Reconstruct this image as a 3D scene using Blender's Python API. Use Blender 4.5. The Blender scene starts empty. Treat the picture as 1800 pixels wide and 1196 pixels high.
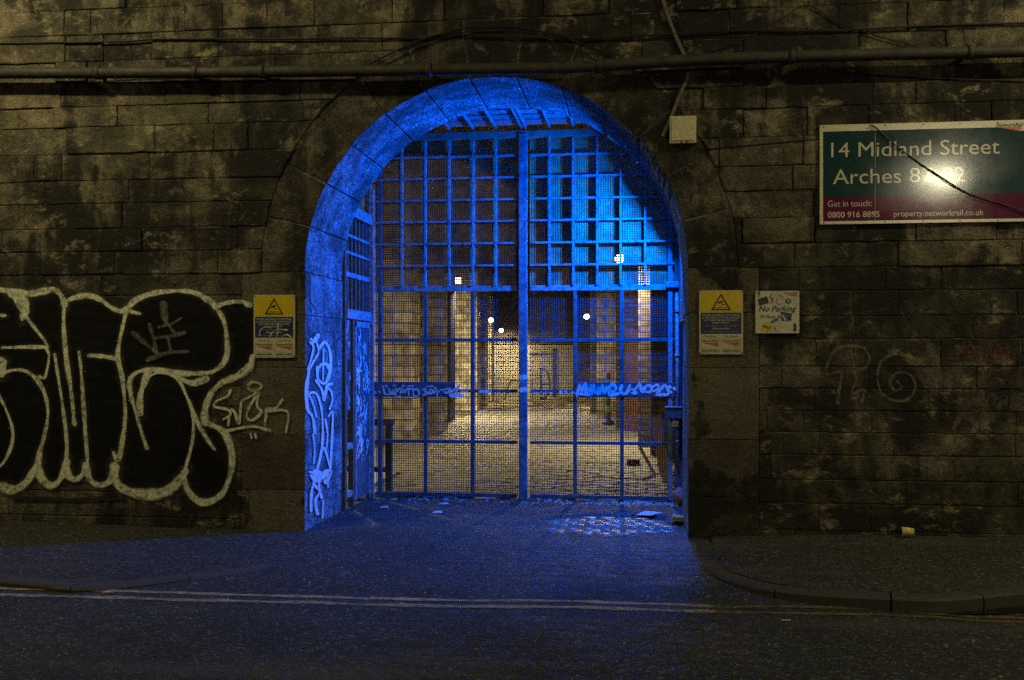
import bpy, bmesh, math, random
from mathutils import Vector, Matrix, noise
random.seed(7)
sc = bpy.context.scene
col = sc.collection

# ------------------------------------------------------------------ camera
F, D, HC, CX, HY = 1800.0, 9.05, 1.6, 900.0, 625.0
TH = math.atan(220 / F)
cam_d = bpy.data.cameras.new('camera')
cam = bpy.data.objects.new('camera', cam_d); col.objects.link(cam)
cam_d.sensor_width = 36.0; cam_d.lens = 36.0 * F / 1800.0
cam_d.shift_y = (HY - 598.0) / 1800.0
cam_d.clip_end = 300
cam.location = (0, -D, HC); cam.rotation_euler = (math.radians(90), 0, TH)
sc.camera = cam
# ------------------------------------------------------------------ world (night, under a bridge)
w = bpy.data.worlds.new('World'); sc.world = w; w.use_nodes = True
nt = w.node_tree
sky = nt.nodes.new('ShaderNodeTexSky'); sky.sky_type = 'NISHITA'; sky.sun_disc = False
sky.sun_elevation = math.radians(-6); sky.sun_rotation = math.radians(200)
nt.links.new(sky.outputs[0], nt.nodes['Background'].inputs[0])
nt.nodes['Background'].inputs[1].default_value = 0.05
sc.view_settings.view_transform = 'Standard'; sc.view_settings.look = 'None'
sc.view_settings.exposure = 0.0; sc.view_settings.gamma = 1.0
sc.cycles.use_denoising = False   # the photograph is grainy
sc.cycles.sample_clamp_indirect = 0.5; sc.cycles.sample_clamp_direct = 12.0
sc.cycles.use_adaptive_sampling = True; sc.cycles.adaptive_threshold = 0.012; sc.cycles.adaptive_min_samples = 64
sc.cycles.max_bounces = 4; sc.cycles.diffuse_bounces = 3; sc.cycles.glossy_bounces = 3; sc.cycles.transparent_max_bounces = 12
WARM = (1.0, 0.875, 0.45)
ALLEY = (1.0, 0.80, 0.46)
BLUE = (0.0, 0.125, 1.0)
ASSUMED_STREET_W = 195.0      # assumed lamps under the bridge, out of view
OPP_W = 280.0         # lamp on the far side of the street
BLUE_W = 590.0
ALLEY_W = 350.0

# ------------------------------------------------------------------ pixel helpers (photo measured at 1800 px)
ct, st = math.cos(TH), math.sin(TH)
def ray(px, py):
    a = px - CX
    return Vector((-st * F + ct * a, ct * F + st * a, HY - py))
C0 = Vector((0, -D, HC))
def W(px, py, Y=0.0):
    d = ray(px, py); return C0 + d * ((Y + D) / d.y)
def HX(px, py, X):
    d = ray(px, py); return C0 + d * (X / d.x)
def G(px, py, z=0.0):
    d = ray(px, py); return C0 + d * ((z - HC) / d.z)

# ------------------------------------------------------------------ object helpers
def tag(o, label=None, cat=None, group=None, kind=None):
    if label: o['label'] = label
    if cat: o['category'] = cat
    if group: o['group'] = group
    if kind: o['kind'] = kind
    return o
def thing(name, loc, label, cat, group=None):
    e = bpy.data.objects.new(name, None); col.objects.link(e); e.location = loc
    e.empty_display_size = 0.1
    return tag(e, label, cat, group)
def link(name, me, mat=None, parent=None):
    o = bpy.data.objects.new(name, me); col.objects.link(o)
    if mat: me.materials.append(mat)
    if parent is not None:
        o.parent = parent
        top = parent
        off = Vector(parent.location)
        while top.parent: top = top.parent; off += Vector(top.location)
        o.matrix_parent_inverse = Matrix.Translation(-off) if parent.type == 'EMPTY' else Matrix.Identity(4)
    return o
def mk(name, v, f, mat, parent=None, smooth=False):
    me = bpy.data.meshes.new(name); me.from_pydata([tuple(p) for p in v], [], f); me.update()
    if smooth:
        for p in me.polygons: p.use_smooth = True
    return link(name, me, mat, parent)
def bm_obj(name, bm, mat, parent=None, smooth=False):
    me = bpy.data.meshes.new(name); bm.to_mesh(me); bm.free()
    if smooth:
        for p in me.polygons: p.use_smooth = True
    return link(name, me, mat, parent)
BF = [(0,3,2,1),(4,5,6,7),(0,1,5,4),(1,2,6,5),(2,3,7,6),(3,0,4,7)]
def boxv(x0, x1, y0, y1, z0, z1):
    return [(x0,y0,z0),(x1,y0,z0),(x1,y1,z0),(x0,y1,z0),(x0,y0,z1),(x1,y0,z1),(x1,y1,z1),(x0,y1,z1)]
def box(name, x0, x1, y0, y1, z0, z1, mat, parent=None, bevel=0.0):
    if bevel <= 0: return mk(name, boxv(x0,x1,y0,y1,z0,z1), BF, mat, parent)
    bm = bmesh.new(); vs = [bm.verts.new(p) for p in boxv(x0,x1,y0,y1,z0,z1)]
    for f in BF: bm.faces.new([vs[i] for i in f])
    bmesh.ops.bevel(bm, geom=bm.edges[:], offset=bevel, segments=2, affect='EDGES', profile=0.6)
    return bm_obj(name, bm, mat, parent)
def barv(p, q, wd, hd, up=(0,0,1)):
    p, q = Vector(p), Vector(q); d = (q - p).normalized(); u = Vector(up)
    if abs(d.dot(u)) > 0.95: u = Vector((0,1,0))
    s = d.cross(u).normalized(); t = s.cross(d).normalized()
    return [c + s*a*wd/2 + t*b*hd/2 for c in (p, q) for a, b in ((-1,-1),(1,-1),(1,1),(-1,1))]
BARF = [(0,1,2,3),(7,6,5,4),(0,4,5,1),(1,5,6,2),(2,6,7,3),(3,7,4,0)]
def bar(name, p, q, wd, hd, mat, parent=None, up=(0,0,1)):
    return mk(name, barv(p, q, wd, hd, up), BARF, mat, parent)
def many_bars(name, segs, mat, parent=None, kind='stuff', up=(0,0,1)):
    v, f = [], []
    for p, q, wd, hd in segs:
        b = len(v); v += barv(p, q, wd, hd, up); f += [tuple(i+b for i in k) for k in BARF]
    o = mk(name, v, f, mat, parent)
    if kind: o['kind'] = kind
    return o
def catmull(pts, n=6):
    pts = [Vector(p) for p in pts]
    if len(pts) < 3: return pts
    P = [pts[0]*2-pts[1]] + pts + [pts[-1]*2-pts[-2]]; out = []
    for i in range(1, len(P)-2):
        a, b, c, d = P[i-1:i+3]
        for k in range(n):
            t = k/n
            out.append(0.5*((2*b)+(c-a)*t+(2*a-5*b+4*c-d)*t*t+(3*b-a-3*c+d)*t**3))
    out.append(pts[-1]); return out
def tubemesh(pts, r, seg=8, v=None, f=None):
    v = [] if v is None else v; f = [] if f is None else f
    pts = [Vector(p) for p in pts]; n = len(pts); base = len(v)
    for i, p in enumerate(pts):
        d = (pts[min(i+1,n-1)] - pts[max(i-1,0)]).normalized()
        u = Vector((0,0,1)) if abs(d.z) < 0.9 else Vector((0,1,0))
        s = d.cross(u).normalized(); t = s.cross(d)
        rr = r[i] if isinstance(r, (list, tuple)) else r
        for k in range(seg):
            a = 2*math.pi*k/seg; v.append(p + (s*math.cos(a)+t*math.sin(a))*rr)
    for i in range(n-1):
        for k in range(seg):
            a, b = base+i*seg+k, base+i*seg+(k+1) % seg
            f.append((a, b, b+seg, a+seg))
    f.append(tuple(base+k for k in range(seg))[::-1]); f.append(tuple(base+(n-1)*seg+k for k in range(seg)))
    return v, f
def tube(name, pts, r, mat, parent=None, seg=8):
    v, f = tubemesh(pts, r, seg); return mk(name, v, f, mat, parent, smooth=seg > 6)
def lathe(name, prof, mat, parent=None, M=Matrix.Identity(4), seg=20):
    v, f = [], []
    for r, z in prof:
        for k in range(seg):
            a = 2*math.pi*k/seg; v.append(M @ Vector((r*math.cos(a), r*math.sin(a), z)))
    for i in range(len(prof)-1):
        for k in range(seg):
            a, b = i*seg+k, i*seg+(k+1) % seg; f.append((a, b, b+seg, a+seg))
    f.append(tuple(range(seg))[::-1]); f.append(tuple((len(prof)-1)*seg+k for k in range(seg)))
    return mk(name, v, f, mat, parent, smooth=True)

# ------------------------------------------------------------------ materials
def hexnode(nt, t, **kw):
    n = nt.nodes.new(t)
    for k, v in kw.items():
        if k in n.inputs: n.inputs[k].default_value = v
        else: setattr(n, k, v)
    return n
class M:
    """small node-graph helper"""
    def __init__(s, name, rough=0.8, metal=0.0, col=(0.5,0.5,0.5), spec=0.5):
        s.m = bpy.data.materials.new(name); s.m.use_nodes = True; s.nt = s.m.node_tree
        s.b = s.nt.nodes['Principled BSDF']; s.out = s.nt.nodes['Material Output']
        s.b.inputs['Roughness'].default_value = rough; s.b.inputs['Metallic'].default_value = metal
        s.b.inputs['Base Color'].default_value = (*col, 1); s.b.inputs['Specular IOR Level'].default_value = spec
        s.pos = s.nt.nodes.new('ShaderNodeNewGeometry').outputs['Position']
    def l(s, a, b): s.nt.links.new(a, b)
    def map(s, scale=(1,1,1), loc=(0,0,0), rot=(0,0,0)):
        n = hexnode(s.nt, 'ShaderNodeMapping'); n.inputs['Scale'].default_value = scale
        n.inputs['Location'].default_value = loc; n.inputs['Rotation'].default_value = rot
        s.l(s.pos, n.inputs['Vector']); return n.outputs[0]
    def noise(s, scale, detail=6, rough=0.6, vec=None, dist=0.0):
        n = hexnode(s.nt, 'ShaderNodeTexNoise', Scale=scale, Detail=detail, Roughness=rough, Distortion=dist)
        s.l(vec if vec is not None else s.pos, n.inputs['Vector']); return n.outputs['Fac']
    def voro(s, scale, vec=None, feature='F1', out='Distance'):
        n = hexnode(s.nt, 'ShaderNodeTexVoronoi', Scale=scale); n.feature = feature
        s.l(vec if vec is not None else s.pos, n.inputs['Vector']); return n.outputs[out]
    def ramp(s, fac, *stops):
        n = s.nt.nodes.new('ShaderNodeValToRGB'); e = n.color_ramp.elements
        while len(e) < len(stops): e.new(0.5)
        for k, (p, c) in enumerate(stops):
            e[k].position = p
            e[k].color = (*c, 1) if isinstance(c, tuple) else (c, c, c, 1)
        s.l(fac, n.inputs['Fac']); return n.outputs['Color']
    def mix(s, fac, a, b, mode='MIX'):
        n = s.nt.nodes.new('ShaderNodeMix'); n.data_type = 'RGBA'; n.blend_type = mode
        for sock, val in ((n.inputs[0], fac), (n.inputs[6], a), (n.inputs[7], b)):
            if hasattr(val, 'is_output'): s.l(val, sock)
            elif isinstance(val, tuple): sock.default_value = (*val, 1)
            else: sock.default_value = val
        return n.outputs[2]
    def math(s, op, a, b=0.0, c=0.0, clamp=False):
        n = s.nt.nodes.new('ShaderNodeMath'); n.operation = op; n.use_clamp = clamp
        for k, val in enumerate((a, b, c)):
            if hasattr(val, 'is_output'): s.l(val, n.inputs[k])
            else: n.inputs[k].default_value = val
        return n.outputs[0]
    def rnd(s):
        return s.nt.nodes.new('ShaderNodeObjectInfo').outputs['Random']
    def color(s, c): s.l(c, s.b.inputs['Base Color'])
    def rough(s, r): s.l(r, s.b.inputs['Roughness'])
    def bump(s, h, strength=0.5, dist=0.01):
        n = hexnode(s.nt, 'ShaderNodeBump', Strength=strength, Distance=dist); s.l(h, n.inputs['Height'])
        if s.b.inputs['Normal'].is_linked:
            s.l(s.b.inputs['Normal'].links[0].from_socket, n.inputs['Normal'])
        s.l(n.outputs[0], s.b.inputs['Normal'])
    def alpha(s, a): s.l(a, s.b.inputs['Alpha'])

BLOBS = ((0.55,4.45,1.2,0.55,0.10),(-0.9,4.35,0.9,0.35,0.06),(0.75,0.25,0.75,0.55,0.13),(0.75,2.55,0.45,0.55,0.07),(2.4,0.1,3.0,0.22,0.07),
         (-4.6,3.7,1.3,0.7,-0.03),(0.85,1.25,0.35,0.8,-0.10),(-3.4,3.3,0.5,0.6,0.04),(3.0,4.3,1.6,0.5,-0.05),(-5.4,4.6,1.5,0.5,-0.05),(2.0,0.75,1.4,0.35,-0.03))
def blob_field(k):
    """soot stains and cleaner patches where the wall has them"""
    tot = None
    for x, z, rx, rz, a in BLOBS:
        v = k.map((1/rx, 0, 1/rz), (-x/rx, 0, -z/rz))
        n = k.nt.nodes.new('ShaderNodeVectorMath'); n.operation = 'LENGTH'; k.l(v, n.inputs[0])
        g = k.math('MULTIPLY', k.math('SUBTRACT', 1.0, n.outputs['Value'], clamp=True), a*1.6)
        tot = g if tot is None else k.math('ADD', tot, g)
    return tot
def stone_mat(name, dark, mid, light, soot_lo, soot_hi, sootcol=(0.013,0.0115,0.009), pale=0.7):
    k = M(name, rough=0.85, spec=0.3)
    n1 = k.noise(1.9, 5, 0.68, None, 0.4); n2 = k.noise(13, 5, 0.74); n3 = k.noise(75, 2, 0.7)
    base = k.mix(k.ramp(n2, (0.32, 0.0), (0.70, 1.0)), mid, light)
    base = k.mix(k.ramp(n1, (0.40, 0.0), (0.60, 1.0)), dark, base)
    v = k.math('MULTIPLY_ADD', k.rnd(), 0.55, 0.70)
    vv = k.nt.nodes.new('ShaderNodeCombineColor'); [k.l(v, vv.inputs[i]) for i in range(3)]
    base = k.mix(1.0, base, vv.outputs[0], 'MULTIPLY')
    grain = k.ramp(n3, (0.30, 0.25), (0.70, 1.55))
    base = k.mix(0.9, base, grain, 'MULTIPLY')
    s1 = k.noise(0.9, 7, 0.64, k.map((1,1,1.15), (3.1,0,1.7)), 0.5)
    st_ = k.noise(1.7, 4, 0.62, k.map((2.8,1,0.35), (0.4,0,0)))
    ss = k.math('ADD', k.math('MULTIPLY', s1, 0.68), k.math('MULTIPLY', st_, 0.32))
    ss = k.math('ADD', ss, k.math('MULTIPLY_ADD', n2, 0.16, -0.08))
    ss = k.math('ADD', ss, blob_field(k))
    ss = k.math('ADD', ss, k.math('MULTIPLY_ADD', k.rnd(), 0.05, -0.025))
    soot = k.ramp(ss, (soot_lo, 0.0), ((soot_lo+soot_hi)/2, 0.75), (soot_hi, 1.0))
    base = k.mix(soot, base, sootcol)
    mo = k.noise(1.3, 6, 0.7, k.map((1,1,1.3), (2,7,3)), 0.4)
    base = k.mix(k.ramp(mo, (0.52, 0.0), (0.66, 0.55)), base, (0.085, 0.085, 0.040))
    # lime bloom and flaked pale spots
    fl = k.noise(4.2, 6, 0.75, k.map((1,1,1.5), (9,2,5)), 0.3)
    base = k.mix(k.ramp(fl, (0.56, 0.0), (0.67, pale)), base, (0.27, 0.225, 0.135))
    k.color(base)
    k.bump(k.math('ADD', n2, k.math('MULTIPLY', n3, 0.5)), 1.0, 0.024)
    return k.m
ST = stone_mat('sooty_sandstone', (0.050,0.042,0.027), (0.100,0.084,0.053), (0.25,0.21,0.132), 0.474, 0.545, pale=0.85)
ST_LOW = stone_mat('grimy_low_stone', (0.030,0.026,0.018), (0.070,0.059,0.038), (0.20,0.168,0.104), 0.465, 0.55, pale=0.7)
ST_RING = stone_mat('sooty_ring_face', (0.040,0.034,0.022), (0.085,0.072,0.046), (0.17,0.143,0.090), 0.465, 0.55, pale=0.45)
ST_JAMB = stone_mat('smooth_jamb_stone', (0.075,0.062,0.040), (0.095,0.079,0.051), (0.13,0.108,0.07), 0.555, 0.60, pale=0.15)
k = M('blue_tinted_ring_stone', rough=0.8)
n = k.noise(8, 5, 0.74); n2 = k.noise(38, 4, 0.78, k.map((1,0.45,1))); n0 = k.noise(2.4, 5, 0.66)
c = k.mix(k.ramp(n, (0.32,0.0), (0.68,1.0)), (0.055,0.095,0.12), (0.29,0.46,0.56))  # floodlight's blue cast is put into the stone colour
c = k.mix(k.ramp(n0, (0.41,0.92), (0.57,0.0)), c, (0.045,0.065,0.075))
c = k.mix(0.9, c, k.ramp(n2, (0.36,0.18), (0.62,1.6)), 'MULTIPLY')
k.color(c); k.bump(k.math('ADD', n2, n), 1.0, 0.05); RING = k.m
k = M('mortar', rough=0.95)
n = k.noise(1.3, 7, 0.65, k.map((1,1,2.2), (5,0,2))); n2 = k.noise(30, 6, 0.7)
c = k.mix(k.ramp(k.noise(1.0, 6, 0.6, k.map((1,1,1.5),(1,0,8))), (0.44,0.0), (0.56,1.0)), (0.016,0.013,0.010), (0.075,0.063,0.04))
c = k.mix(k.ramp(n, (0.50,0.0), (0.60,1.0)), c, (0.32,0.27,0.17))
c = k.mix(0.6, c, k.ramp(n2, (0.3,0.4), (0.7,1.3)), 'MULTIPLY'); k.color(c); k.bump(n2, 0.8, 0.01); MORTAR = k.m

def asphalt(name, a, b, rough=0.72):
    k = M(name, rough=rough, spec=0.5)
    def cell(sc_):
        sp = k.nt.nodes.new('ShaderNodeSeparateColor'); k.l(k.voro(sc_, out='Color'), sp.inputs[0]); return sp.outputs[0]
    c1, c2 = cell(125), cell(52)
    agg = k.mix(1.0, k.ramp(c1, (0.1, 0.40), (0.8, 1.2), (0.95, 2.6)), k.ramp(c2, (0.15, 0.55), (0.82, 1.15), (0.96, 3.2)), 'MULTIPLY')
    big = k.noise(0.7, 6, 0.6); mid = k.noise(4.5, 6, 0.74); wear = k.noise(0.9, 4, 0.62, k.map((0.3,1.7,1)))
    c = k.mix(k.ramp(big, (0.35,0.0),(0.65,1.0)), a, b)
    c = k.mix(1.0, c, agg, 'MULTIPLY')
    c = k.mix(k.ramp(mid, (0.54,0.0),(0.66,0.65)), c, (0.009,0.009,0.008))
    c = k.mix(k.ramp(wear, (0.54,0.0),(0.70,0.5)), c, (0.085,0.082,0.07))
    crk = k.voro(0.75, k.map((1,1,1),(0.3,0.7,0)), 'DISTANCE_TO_EDGE')
    cd = k.math('ADD', crk, k.math('MULTIPLY_ADD', k.noise(6, 6, 0.7), 0.06, -0.03))
    c = k.mix(k.ramp(cd, (0.0,0.6),(0.009,0.0)), c, (0.006,0.006,0.005))
    k.color(c)
    k.rough(k.ramp(mid, (0.3, rough-0.18), (0.7, rough+0.12)))
    k.bump(k.math('ADD', k.math('MULTIPLY', c2, 1.4), k.math('MULTIPLY_ADD', mid, 2.0, c1)), 1.0, 0.013)
    return k.m
ROAD = asphalt('road_asphalt', (0.0175,0.021,0.020), (0.031,0.0355,0.033))
PAVE = asphalt('footway_asphalt', (0.022,0.021,0.0175), (0.034,0.032,0.026), 0.85)
def simple(name, colr, rough=0.7, metal=0.0, var=0.35, scale=18, bump=0.3, spec=0.5, dirt=None, df=0.22):
    k = M(name, rough=rough, metal=metal, spec=spec)
    n = k.noise(scale, 4, 0.68); n2 = k.noise(scale*df, 5, 0.68)
    lo = tuple(x*(1-var) for x in colr); hi = tuple(min(1, x*(1+var)) for x in colr)
    c = k.mix(k.ramp(n, (0.3,0.0),(0.7,1.0)), lo, hi)
    if dirt: c = k.mix(k.ramp(n2, (0.52,0.0),(0.66,0.8)), c, dirt)
    k.color(c)
    if bump: k.bump(n, bump, 0.004)
    k.rough(k.ramp(n2, (0.3, max(0.05, rough-0.12)), (0.7, min(1, rough+0.12))))
    return k.m
KERB = simple('kerb_granite', (0.038,0.036,0.029), 0.75, scale=40, bump=0.6)
SETT = simple('granite_sett', (0.19,0.18,0.155), 0.62, var=0.4, scale=10, bump=0.3, dirt=(0.07,0.065,0.055))
STEEL = simple('painted_gate_steel', (0.19,0.25,0.29), 0.6, 0.0, var=0.55, scale=26, bump=0.6, dirt=(0.06,0.04,0.028), df=0.6)
STEEL_P = simple('mottled_post_steel', (0.07,0.13,0.18), 0.55, 0.0, var=0.6, scale=16, bump=0.5, dirt=(0.26,0.30,0.32), df=0.7)
STEEL_D = simple('dark_gate_steel', (0.060,0.090,0.12), 0.55, 0.0, var=0.45, scale=22, bump=0.5, dirt=(0.05,0.03,0.02), df=0.6)
WIRE = simple('warm_tinted_wire', (0.46,0.29,0.13), 0.65, 0.0, var=0.45, scale=9, bump=0.0, dirt=(0.10,0.08,0.06))  # brown tone puts warm lamp light into the mesh colour and mutes blue
WIRE_D = simple('dull_wire', (0.055,0.055,0.055), 0.6, 0.0, var=0.4, scale=30, bump=0.0)
PIPE = simple('rusty_pipe_iron', (0.034,0.029,0.020), 0.7, 0.0, var=0.6, scale=11, bump=0.9, dirt=(0.022,0.019,0.014))
CABLE = simple('black_cable', (0.012,0.012,0.012), 0.6, bump=0)
CONDUIT = simple('grey_conduit', (0.11,0.095,0.06), 0.6, scale=20)
WOOD = simple('weathered_timber', (0.22,0.18,0.15), 0.8, var=0.5, scale=10, bump=0.6)
PLANK = simple('new_timber', (0.42,0.31,0.14), 0.7, var=0.3, scale=12)
GREEN = simple('green_painted_steel', (0.03,0.12,0.09), 0.55, scale=20)
BLACK = simple('black_steel', (0.012,0.012,0.013), 0.5, bump=0)
CREAM = simple('cream_plastic', (0.50,0.46,0.26), 0.5, var=0.12, scale=30, bump=0.1)
BRICKW = simple('alley_plaster', (0.40,0.36,0.27), 0.85, var=0.6, scale=5, bump=0.9, dirt=(0.05,0.043,0.032))
BRICKD = simple('alley_dark_brick', (0.085,0.07,0.055), 0.85, var=0.5, scale=9, bump=0.7, dirt=(0.03,0.026,0.02))
def courses(m, sx=0.42, sz=0.2):
    nt = m.node_tree; b = nt.nodes['Principled BSDF']
    g = nt.nodes.new('ShaderNodeNewGeometry'); sp_ = nt.nodes.new('ShaderNodeSeparateXYZ'); nt.links.new(g.outputs['Position'], sp_.inputs[0])
    ad = nt.nodes.new('ShaderNodeMath'); nt.links.new(sp_.outputs[0], ad.inputs[0]); nt.links.new(sp_.outputs[1], ad.inputs[1])
    cb = nt.nodes.new('ShaderNodeCombineXYZ'); nt.links.new(ad.outputs[0], cb.inputs[0]); nt.links.new(sp_.outputs[2], cb.inputs[1])
    br = nt.nodes.new('ShaderNodeTexBrick'); br.inputs['Scale'].default_value = 1.0; br.inputs['Brick Width'].default_value = sx; br.inputs['Row Height'].default_value = sz
    br.inputs['Mortar Size'].default_value = 0.012; br.inputs['Color1'].default_value = (0.55,0.55,0.55,1); br.inputs['Color2'].default_value = (1.15,1.12,1.05,1); br.inputs['Mortar'].default_value = (0.2,0.2,0.2,1)
    nt.links.new(cb.outputs[0], br.inputs['Vector'])
    src = b.inputs['Base Color'].links[0].from_socket
    mx = nt.nodes.new('ShaderNodeMix'); mx.data_type = 'RGBA'; mx.blend_type = 'MULTIPLY'; mx.inputs[0].default_value = 1.0
    nt.links.new(src, mx.inputs[6]); nt.links.new(br.outputs['Color'], mx.inputs[7]); nt.links.new(mx.outputs[2], b.inputs['Base Color'])
courses(BRICKW); courses(BRICKD, 0.3, 0.1)
REDP = simple('red_paint', (0.085,0.03,0.024), 0.6, var=0.5, scale=9, dirt=(0.04,0.02,0.015))
GRNP = simple('green_paint', (0.05,0.30,0.08), 0.6)
SHUT = simple('shutter_paint', (0.20,0.185,0.135), 0.6, var=0.15, scale=8, bump=0.2, dirt=(0.30,0.26,0.16))
CONC = simple('concrete', (0.32,0.30,0.26), 0.8, var=0.25, scale=12, bump=0.5, dirt=(0.15,0.13,0.1))
PAPER = simple('paper', (0.42,0.42,0.40), 0.8, var=0.1, bump=0)
RAG = simple('pink_rag', (0.30,0.12,0.10), 0.9, scale=30)
BRK = simple('yellow_brick', (0.40,0.30,0.06), 0.8)
def emit(name, colr, s):
    m = bpy.data.materials.new(name); m.use_nodes = True; nt = m.node_tree; nt.nodes.clear()
    e = nt.nodes.new('ShaderNodeEmission'); e.inputs[0].default_value = (*colr, 1); e.inputs[1].default_value = s
    o = nt.nodes.new('ShaderNodeOutputMaterial'); nt.links.new(e.outputs[0], o.inputs[0]); m.cycles.emission_sampling = 'NONE'; return m
def gloss(name, colr, rough=0.25, grime=0.25, spec=0.5):
    k = M(name, rough=rough, spec=spec)
    n = k.noise(3.5, 7, 0.65, k.map((2,1,0.7))); n2 = k.noise(60, 4, 0.7); n3 = k.noise(2.0, 8, 0.7, k.map((1,1,1),(4,0,1)))
    c = k.mix(k.ramp(n, (0.45,0.0),(0.75,grime)), colr, tuple(x*0.35+0.02 for x in colr))
    c = k.mix(k.ramp(n3, (0.66,0.0),(0.72,grime*1.8)), c, (0.05,0.042,0.03))
    c = k.mix(0.35, c, k.ramp(n2, (0.3,0.7),(0.7,1.2)), 'MULTIPLY')
    k.color(c); k.rough(k.ramp(n3, (0.3,rough-0.03),(0.7,rough+0.06))); k.bump(n2, 0.06, 0.001)
    return k.m
S_WHITE = gloss('sign_cream', (0.50,0.46,0.29), 0.22)
S_TEAL = gloss('sign_teal', (0.012,0.038,0.044), 0.11, 0.15, 0.16)
S_PURP = gloss('sign_purple', (0.095,0.010,0.042), 0.10, 0.15, 0.16)
S_YEL = gloss('sign_yellow', (0.58,0.40,0.010), 0.4)
S_NAVY = gloss('sign_navy', (0.022,0.026,0.075), 0.4)
S_BLACK = gloss('sign_black', (0.012,0.012,0.013), 0.4, 0.1)
S_ORNG = gloss('sign_orange', (0.45,0.10,0.03), 0.4, 0.1)
S_PALE = gloss('sign_lettering', (0.50,0.46,0.33), 0.12, 0.1, 0.25)
S_GREY = gloss('sign_lettering_grey', (0.28,0.27,0.25), 0.4, 0.1)
S_DIRTY = gloss('sign_dirty_white', (0.50,0.47,0.33), 0.5, 0.5)

def paint(name, colr, cover=0.9, lo=0.35, hi=0.62, soft=0.35, scale=26, rough=0.75):
    """sprayed or brushed paint: worn through where the stone is rough, soft at the stroke's edge"""
    k = M(name, rough=rough)
    uv = k.nt.nodes.new('ShaderNodeUVMap'); uv.uv_map = 'UVMap'
    sx = k.nt.nodes.new('ShaderNodeSeparateXYZ'); k.l(uv.outputs[0], sx.inputs[0])
    e = k.math('SUBTRACT', 1.0, k.math('ABSOLUTE', k.math('MULTIPLY_ADD', sx.outputs[1], 2.0, -1.0)))
    n = k.noise(scale, 5, 0.72); n2 = k.noise(scale*5, 2, 0.7); nl = k.noise(3.0, 3, 0.6)
    e2 = k.math('ADD', e, k.math('MULTIPLY_ADD', n2, 0.5, -0.25))
    edge = k.ramp(e2, (0.0, 0.0), (soft, 1.0))
    body = k.ramp(k.math('ADD', k.math('MULTIPLY', n, 0.7), k.math('MULTIPLY', nl, 0.3)), (lo, 0.15*cover), (hi, cover))
    k.alpha(k.math('MULTIPLY', edge, body, clamp=True))
    v = k.mix(k.ramp(n, (0.3,0.0),(0.7,1.0)), tuple(x*0.7 for x in colr), colr); k.color(v)
    return k.m
P_PALE = paint('spray_pale', (0.70,0.70,0.49), 0.97, 0.35, 0.54, 0.45)
P_HALO = paint('overspray', (0.50,0.50,0.35), 0.10, 0.35, 0.65, 1.0, 60)
P_GREY = paint('spray_grey', (0.30,0.30,0.22), 0.5, 0.35, 0.6, 0.5)
P_CHALK = paint('chalk_mark', (0.30,0.27,0.18), 0.55, 0.40, 0.66, 0.7)
P_RED = paint('spray_red', (0.20,0.022,0.015), 0.6, 0.35, 0.6, 0.6)
P_BLK = paint('spray_black', (0.008,0.008,0.008), 0.9, 0.2, 0.5, 0.4)
P_WHT = paint('spray_white', (0.85,0.86,0.85), 0.92, 0.25, 0.5, 0.3)
P_LINE = paint('worn_road_line', (0.42,0.38,0.27), 0.75, 0.36, 0.60, 0.25, 14)
P_LINEY = paint('worn_yellow_line', (0.28,0.20,0.05), 0.60, 0.38, 0.64, 0.25, 14)
k = M('black_fill_paint', rough=0.85, spec=0.15)
n = k.noise(6, 8, 0.7, k.map((0.5,1,2.2))); n2 = k.noise(50, 5, 0.7); n3 = k.noise(2.2, 6, 0.65, k.map((0.6,1,3.0)))
k.color(k.mix(k.ramp(n, (0.45,0.0),(0.75,1.0)), (0.004,0.004,0.0042), (0.014,0.012,0.010)))
k.alpha(k.ramp(k.math('ADD', k.math('MULTIPLY', n3, 0.7), k.math('MULTIPLY', n2, 0.3)), (0.45, 1.0), (0.75, 0.6)))
k.bump(n2, 0.5, 0.006); P_FILL = k.m

def ribbon(name, strokes, mapf, mat, parent, normal, step=0.0004):
    """strokes: list of (points2d, width2d); mapf(u, v) -> 3D on the surface; normal pushes later strokes out"""
    v, f, uv = [], [], []
    for si, (pts, wd) in enumerate(strokes):
        P = catmull([Vector((p[0], p[1])) for p in pts], 5)
        if len(P) < 2: continue
        wds = [wd]*len(P)
        d0 = (P[0]-P[1]).normalized(); d1 = (P[-1]-P[-2]).normalized(); h = wd/2
        pre = [(P[0]+d0*h*k, wd*math.sqrt(max(0.0, 1-k*k))) for k in (0.999, 0.85, 0.5)]
        post = [(P[-1]+d1*h*k, wd*math.sqrt(max(0.0, 1-k*k))) for k in (0.5, 0.85, 0.999)]
        Q = [a for a, _ in pre]+P+[a for a, _ in post]; wds = [b for _, b in pre]+wds+[b for _, b in post]
        base = len(v); L = 0; n = len(Q)
        for i, q in enumerate(Q):
            d = (Q[min(i+1,n-1)]-Q[max(i-1,0)])
            d = d.normalized() if d.length > 1e-9 else Vector((1,0))
            s = Vector((-d.y, d.x))
            if i: L += (Q[i]-Q[i-1]).length
            ww = wds[i]*(1+0.07*math.sin(i*1.7+si)+0.20*math.sin(i*0.31+si*1.3)+0.10*math.sin(i*0.83+si*2.1))
            for sg, vv in ((-1,0.0),(1,1.0)):
                p = q+s*sg*ww/2
                v.append(mapf(p.x, p.y) + Vector(normal)*(step*si)); uv.append((L/max(wd,1e-6), vv))
        for i in range(n-1):
            a = base+2*i; f.append((a, a+1, a+3, a+2))
    o = mk(name, v, f, mat, parent)
    ul = o.data.uv_layers.new(name='UVMap')
    for lp in o.data.loops: ul.data[lp.index].uv = uv[lp.vertex_index]
    return o

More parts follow.
